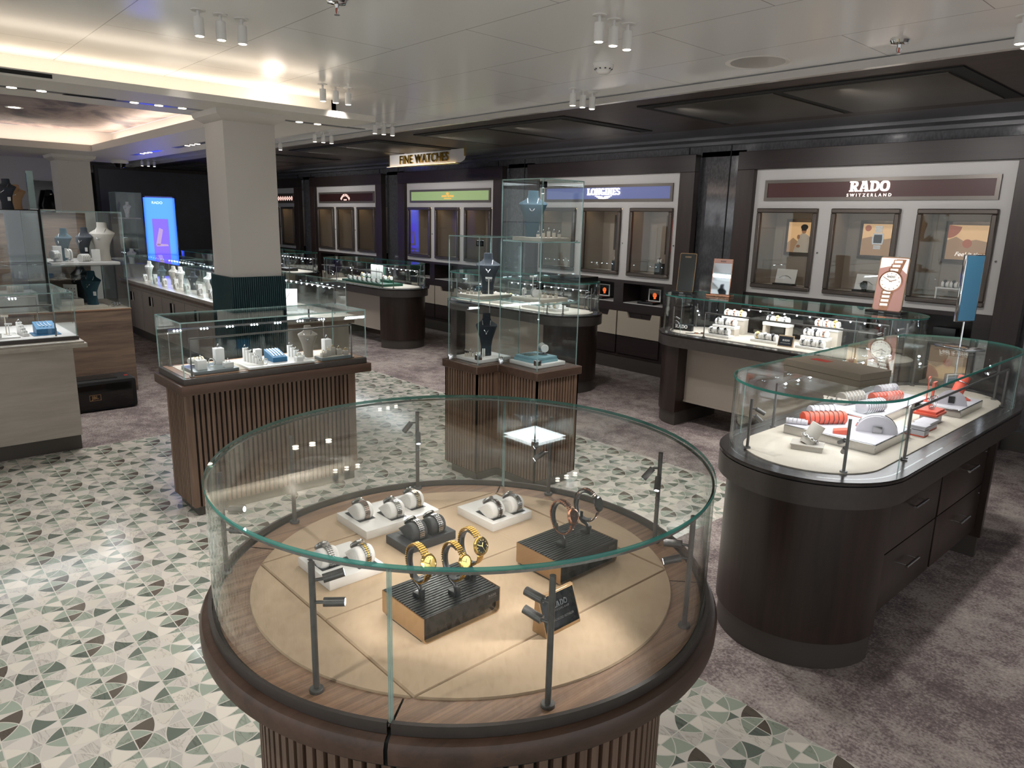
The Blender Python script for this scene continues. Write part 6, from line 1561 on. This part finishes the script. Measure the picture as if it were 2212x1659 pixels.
# free-standing screen objects far back
cfar = counter(-12.6, 4.35, 0, "far curved counter below the blue screen with small bracelets", L=.9, h=.80, gh=.30, rail=False)
box_thing('red_card', 'small red gift card box seen just left of the near column', 'box', -11.7, -11.58, 4.15, 4.25, .8045, .93, 'red_card')
t5 = thing('glass_cabinet', 'far narrow glass cabinet with white bust beside the blue screen', 'display case', (-12.6, 3.22, 0)); b = MB(); b.box(-.20, .20, -.19, .19, 0, .9); b.build('base', 'cream_door', t5); glass_box(t5, -.19, .19, -.18, .18, .9, 2.0)
b = MB(); b.box(-.17, .17, -.16, .16, 1.60, 1.62); b.build('glass_shelf', 'panel_white', t5)
bust('small white bust in the far glass cabinet beside the blue screen', (-12.55, 3.22, 1.6205), R(-60), .24, 'white_matte', w_=.13); bust('white low bust at the foot of the far glass cabinet', (-12.55, 3.22, .9005), R(-60), .24, 'cushion_white', w_=.16)
# round table mirror beside the column
r = thing('round_mirror', 'large round tabletop mirror peeking out right of the near column', 'mirror', (-6.05, 2.99, .7765), R(-15)); b = MB(); b.cyl((0, 0, 0), (0, 0, .012), .09, n=28); b.cyl((0, 0, .012), (0, 0, .10), .008); b.build('stand', 'chrome', r)
# speaker
r = thing('portable_speaker', 'large black portable speaker lying on the carpet by the brown cabinet', 'speaker', (-6.99, 1.36, 0))
b = MB(); b.box(-.16, .16, -.34, .34, 0, .27, .035); b.build('body', 'speaker_black', r)
b = MB(); b.box(.155, .165, -.30, .30, .03, .24, .004); b.build('grille', 'smoked', r)
b = MB(); b.box(-.06, .10, -.26, .20, .262, .275, .003); b.build('handle', 'black_plastic', r)
b = MB(); b.box(.02, .05, .27, .30, .262, .274, .002); b.build('button', 'poster_red', r)
b = MB()
for a in ((-.045, .045, .148, .152), (-.045, .045, .100, .104), (-.045, -.041, .104, .148), (.041, .045, .104, .148)): b.box(.1652, .168, .0+a[0], a[1], a[2], a[3])
b.build('badge', 'bronze_side', r); text('letters', 'JBL', .040, 'bronze_side', r, face_mat((.1665, 0, .126), (1, 0, 0)), .002, bold=.001)
# shelf contents of the wall displays
def lion_box(x, lab):
    r = thing('watch_box', lab, 'watch box', (x, 6.72, .808)); b = MB(); b.box(-.11, .11, -.09, .05, 0, .028, .002); b.build('base', 'black_plastic', r)
    b = MB(); b.box(-.06, .11, .052, .058, .028, .17); b.build('lid', 'white_matte', r); b = MB(); b.box(-.045, .095, .049, .052, .04, .16); b.build('picture', 'black_gloss', r)
    b = MB(); b.T = Matrix.Translation((.03, .048, .10)) @ Matrix.Rotation(PI/2, 4, 'X'); b.lathe([(0, 0), (.030, 0), (.026, .002), (0, .002)], n=10, smooth=False); b.prism([(-.012, -.045), (.02, -.04), (.014, -.01), (-.01, -.01)], 0, .002); b.build('figure_picture', 'poster_orange', r)
    b = MB(); b.lathe([(.020, .03), (.024, .034), (.020, .038)], (-.02, -.03, 0), 18); b.ball((-.02, -.03, .036), .010); b.build('watch', 'steel', r); return r
lion_box(-5.02, 'open black watch box with an orange picture, right shelf under the blue-sign display'); lion_box(-5.78, 'open black watch box with an orange picture, middle shelf under the blue-sign display')
box_thing('watch_box', 'black brand box on the shelf at right under the maroon-sign display', 'watch box', -2.02, -1.85, 6.66, 6.76, .808, .92, 'black_plastic'); box_thing('watch_box', 'dark brand box on the middle shelf under the maroon-sign display', 'watch box', -2.78, -2.62, 6.66, 6.76, .808, .90, 'black_plastic')
box_thing('white_stand', 'white frame stand on the left shelf under the green-sign display', 'stand', -8.40, -8.30, 6.64, 6.70, .808, .95, 'white_matte')
# watches inside the lit windows
r = thing('watch_table', 'small white table with watches, right window of the maroon-sign display', 'display stand', (-1.96, 6.80, 1.145)); b = MB(); b.box(-.12, .12, -.05, .05, .09, .10); b.build('top', 'white_matte', r)
for s_ in (-1, 1): b = MB(); b.box(s_*.112-.006, s_*.112+.006, -.045, .045, 0, .09); b.build('leg', 'white_matte', r)
for k in range(3): place_mini(-2.02+.065*k, 6.80, 1.272, R(-90), 'dark watch on the small white table in the right lit window', 'white cushion on the small white table in the lit window', 'watches on the small white table', ('black_ceramic', 'black_gloss'))
r = thing('wristwatch', 'large black watch standing in front of the white card, middle lit window', 'watch', (-2.66, 6.745, 1.205), R(-90)); b = MB(); links(b, [(.034*math.cos(2*PI*i/40), .045*math.sin(2*PI*i/40)) for i in range(40)], .009, .026, .004, ((0, 1),), 0, True); b.build('bracelet', 'black_ceramic', r); b = MB(); b.T = Matrix.Translation((.034, 0, .01)) @ Matrix.Rotation(PI/2, 4, 'Y'); b.lathe([(0, 0), (.026, 0), (.026, .008), (0, .008)], n=20); b.build('case', 'black_gloss', r)
for x, lab in ((-4.98, 'small watch on a black pedestal, right window of the blue-sign display'), (-5.62, 'small watch on a dark pedestal, middle window of the blue-sign display')):
    box_thing('pedestal', 'dark pedestal under the '+lab[:11]+' in the '+lab.split(', ')[1], 'pedestal', x-.05, x+.05, 6.78, 6.86, 1.145, 1.27, 'charcoal')
    place_mini(x, 6.82, 1.30, R(-90), lab, 'cushion under the '+lab[:11]+', '+lab.split(', ')[1], 'watches in the blue-sign windows', ('steel', 'black_gloss'))
box_thing('green_display', 'small dark green display block in the left window of the green-sign display', 'display stand', -9.40, -9.25, 6.74, 6.80, 1.145, 1.30, 'green_box')
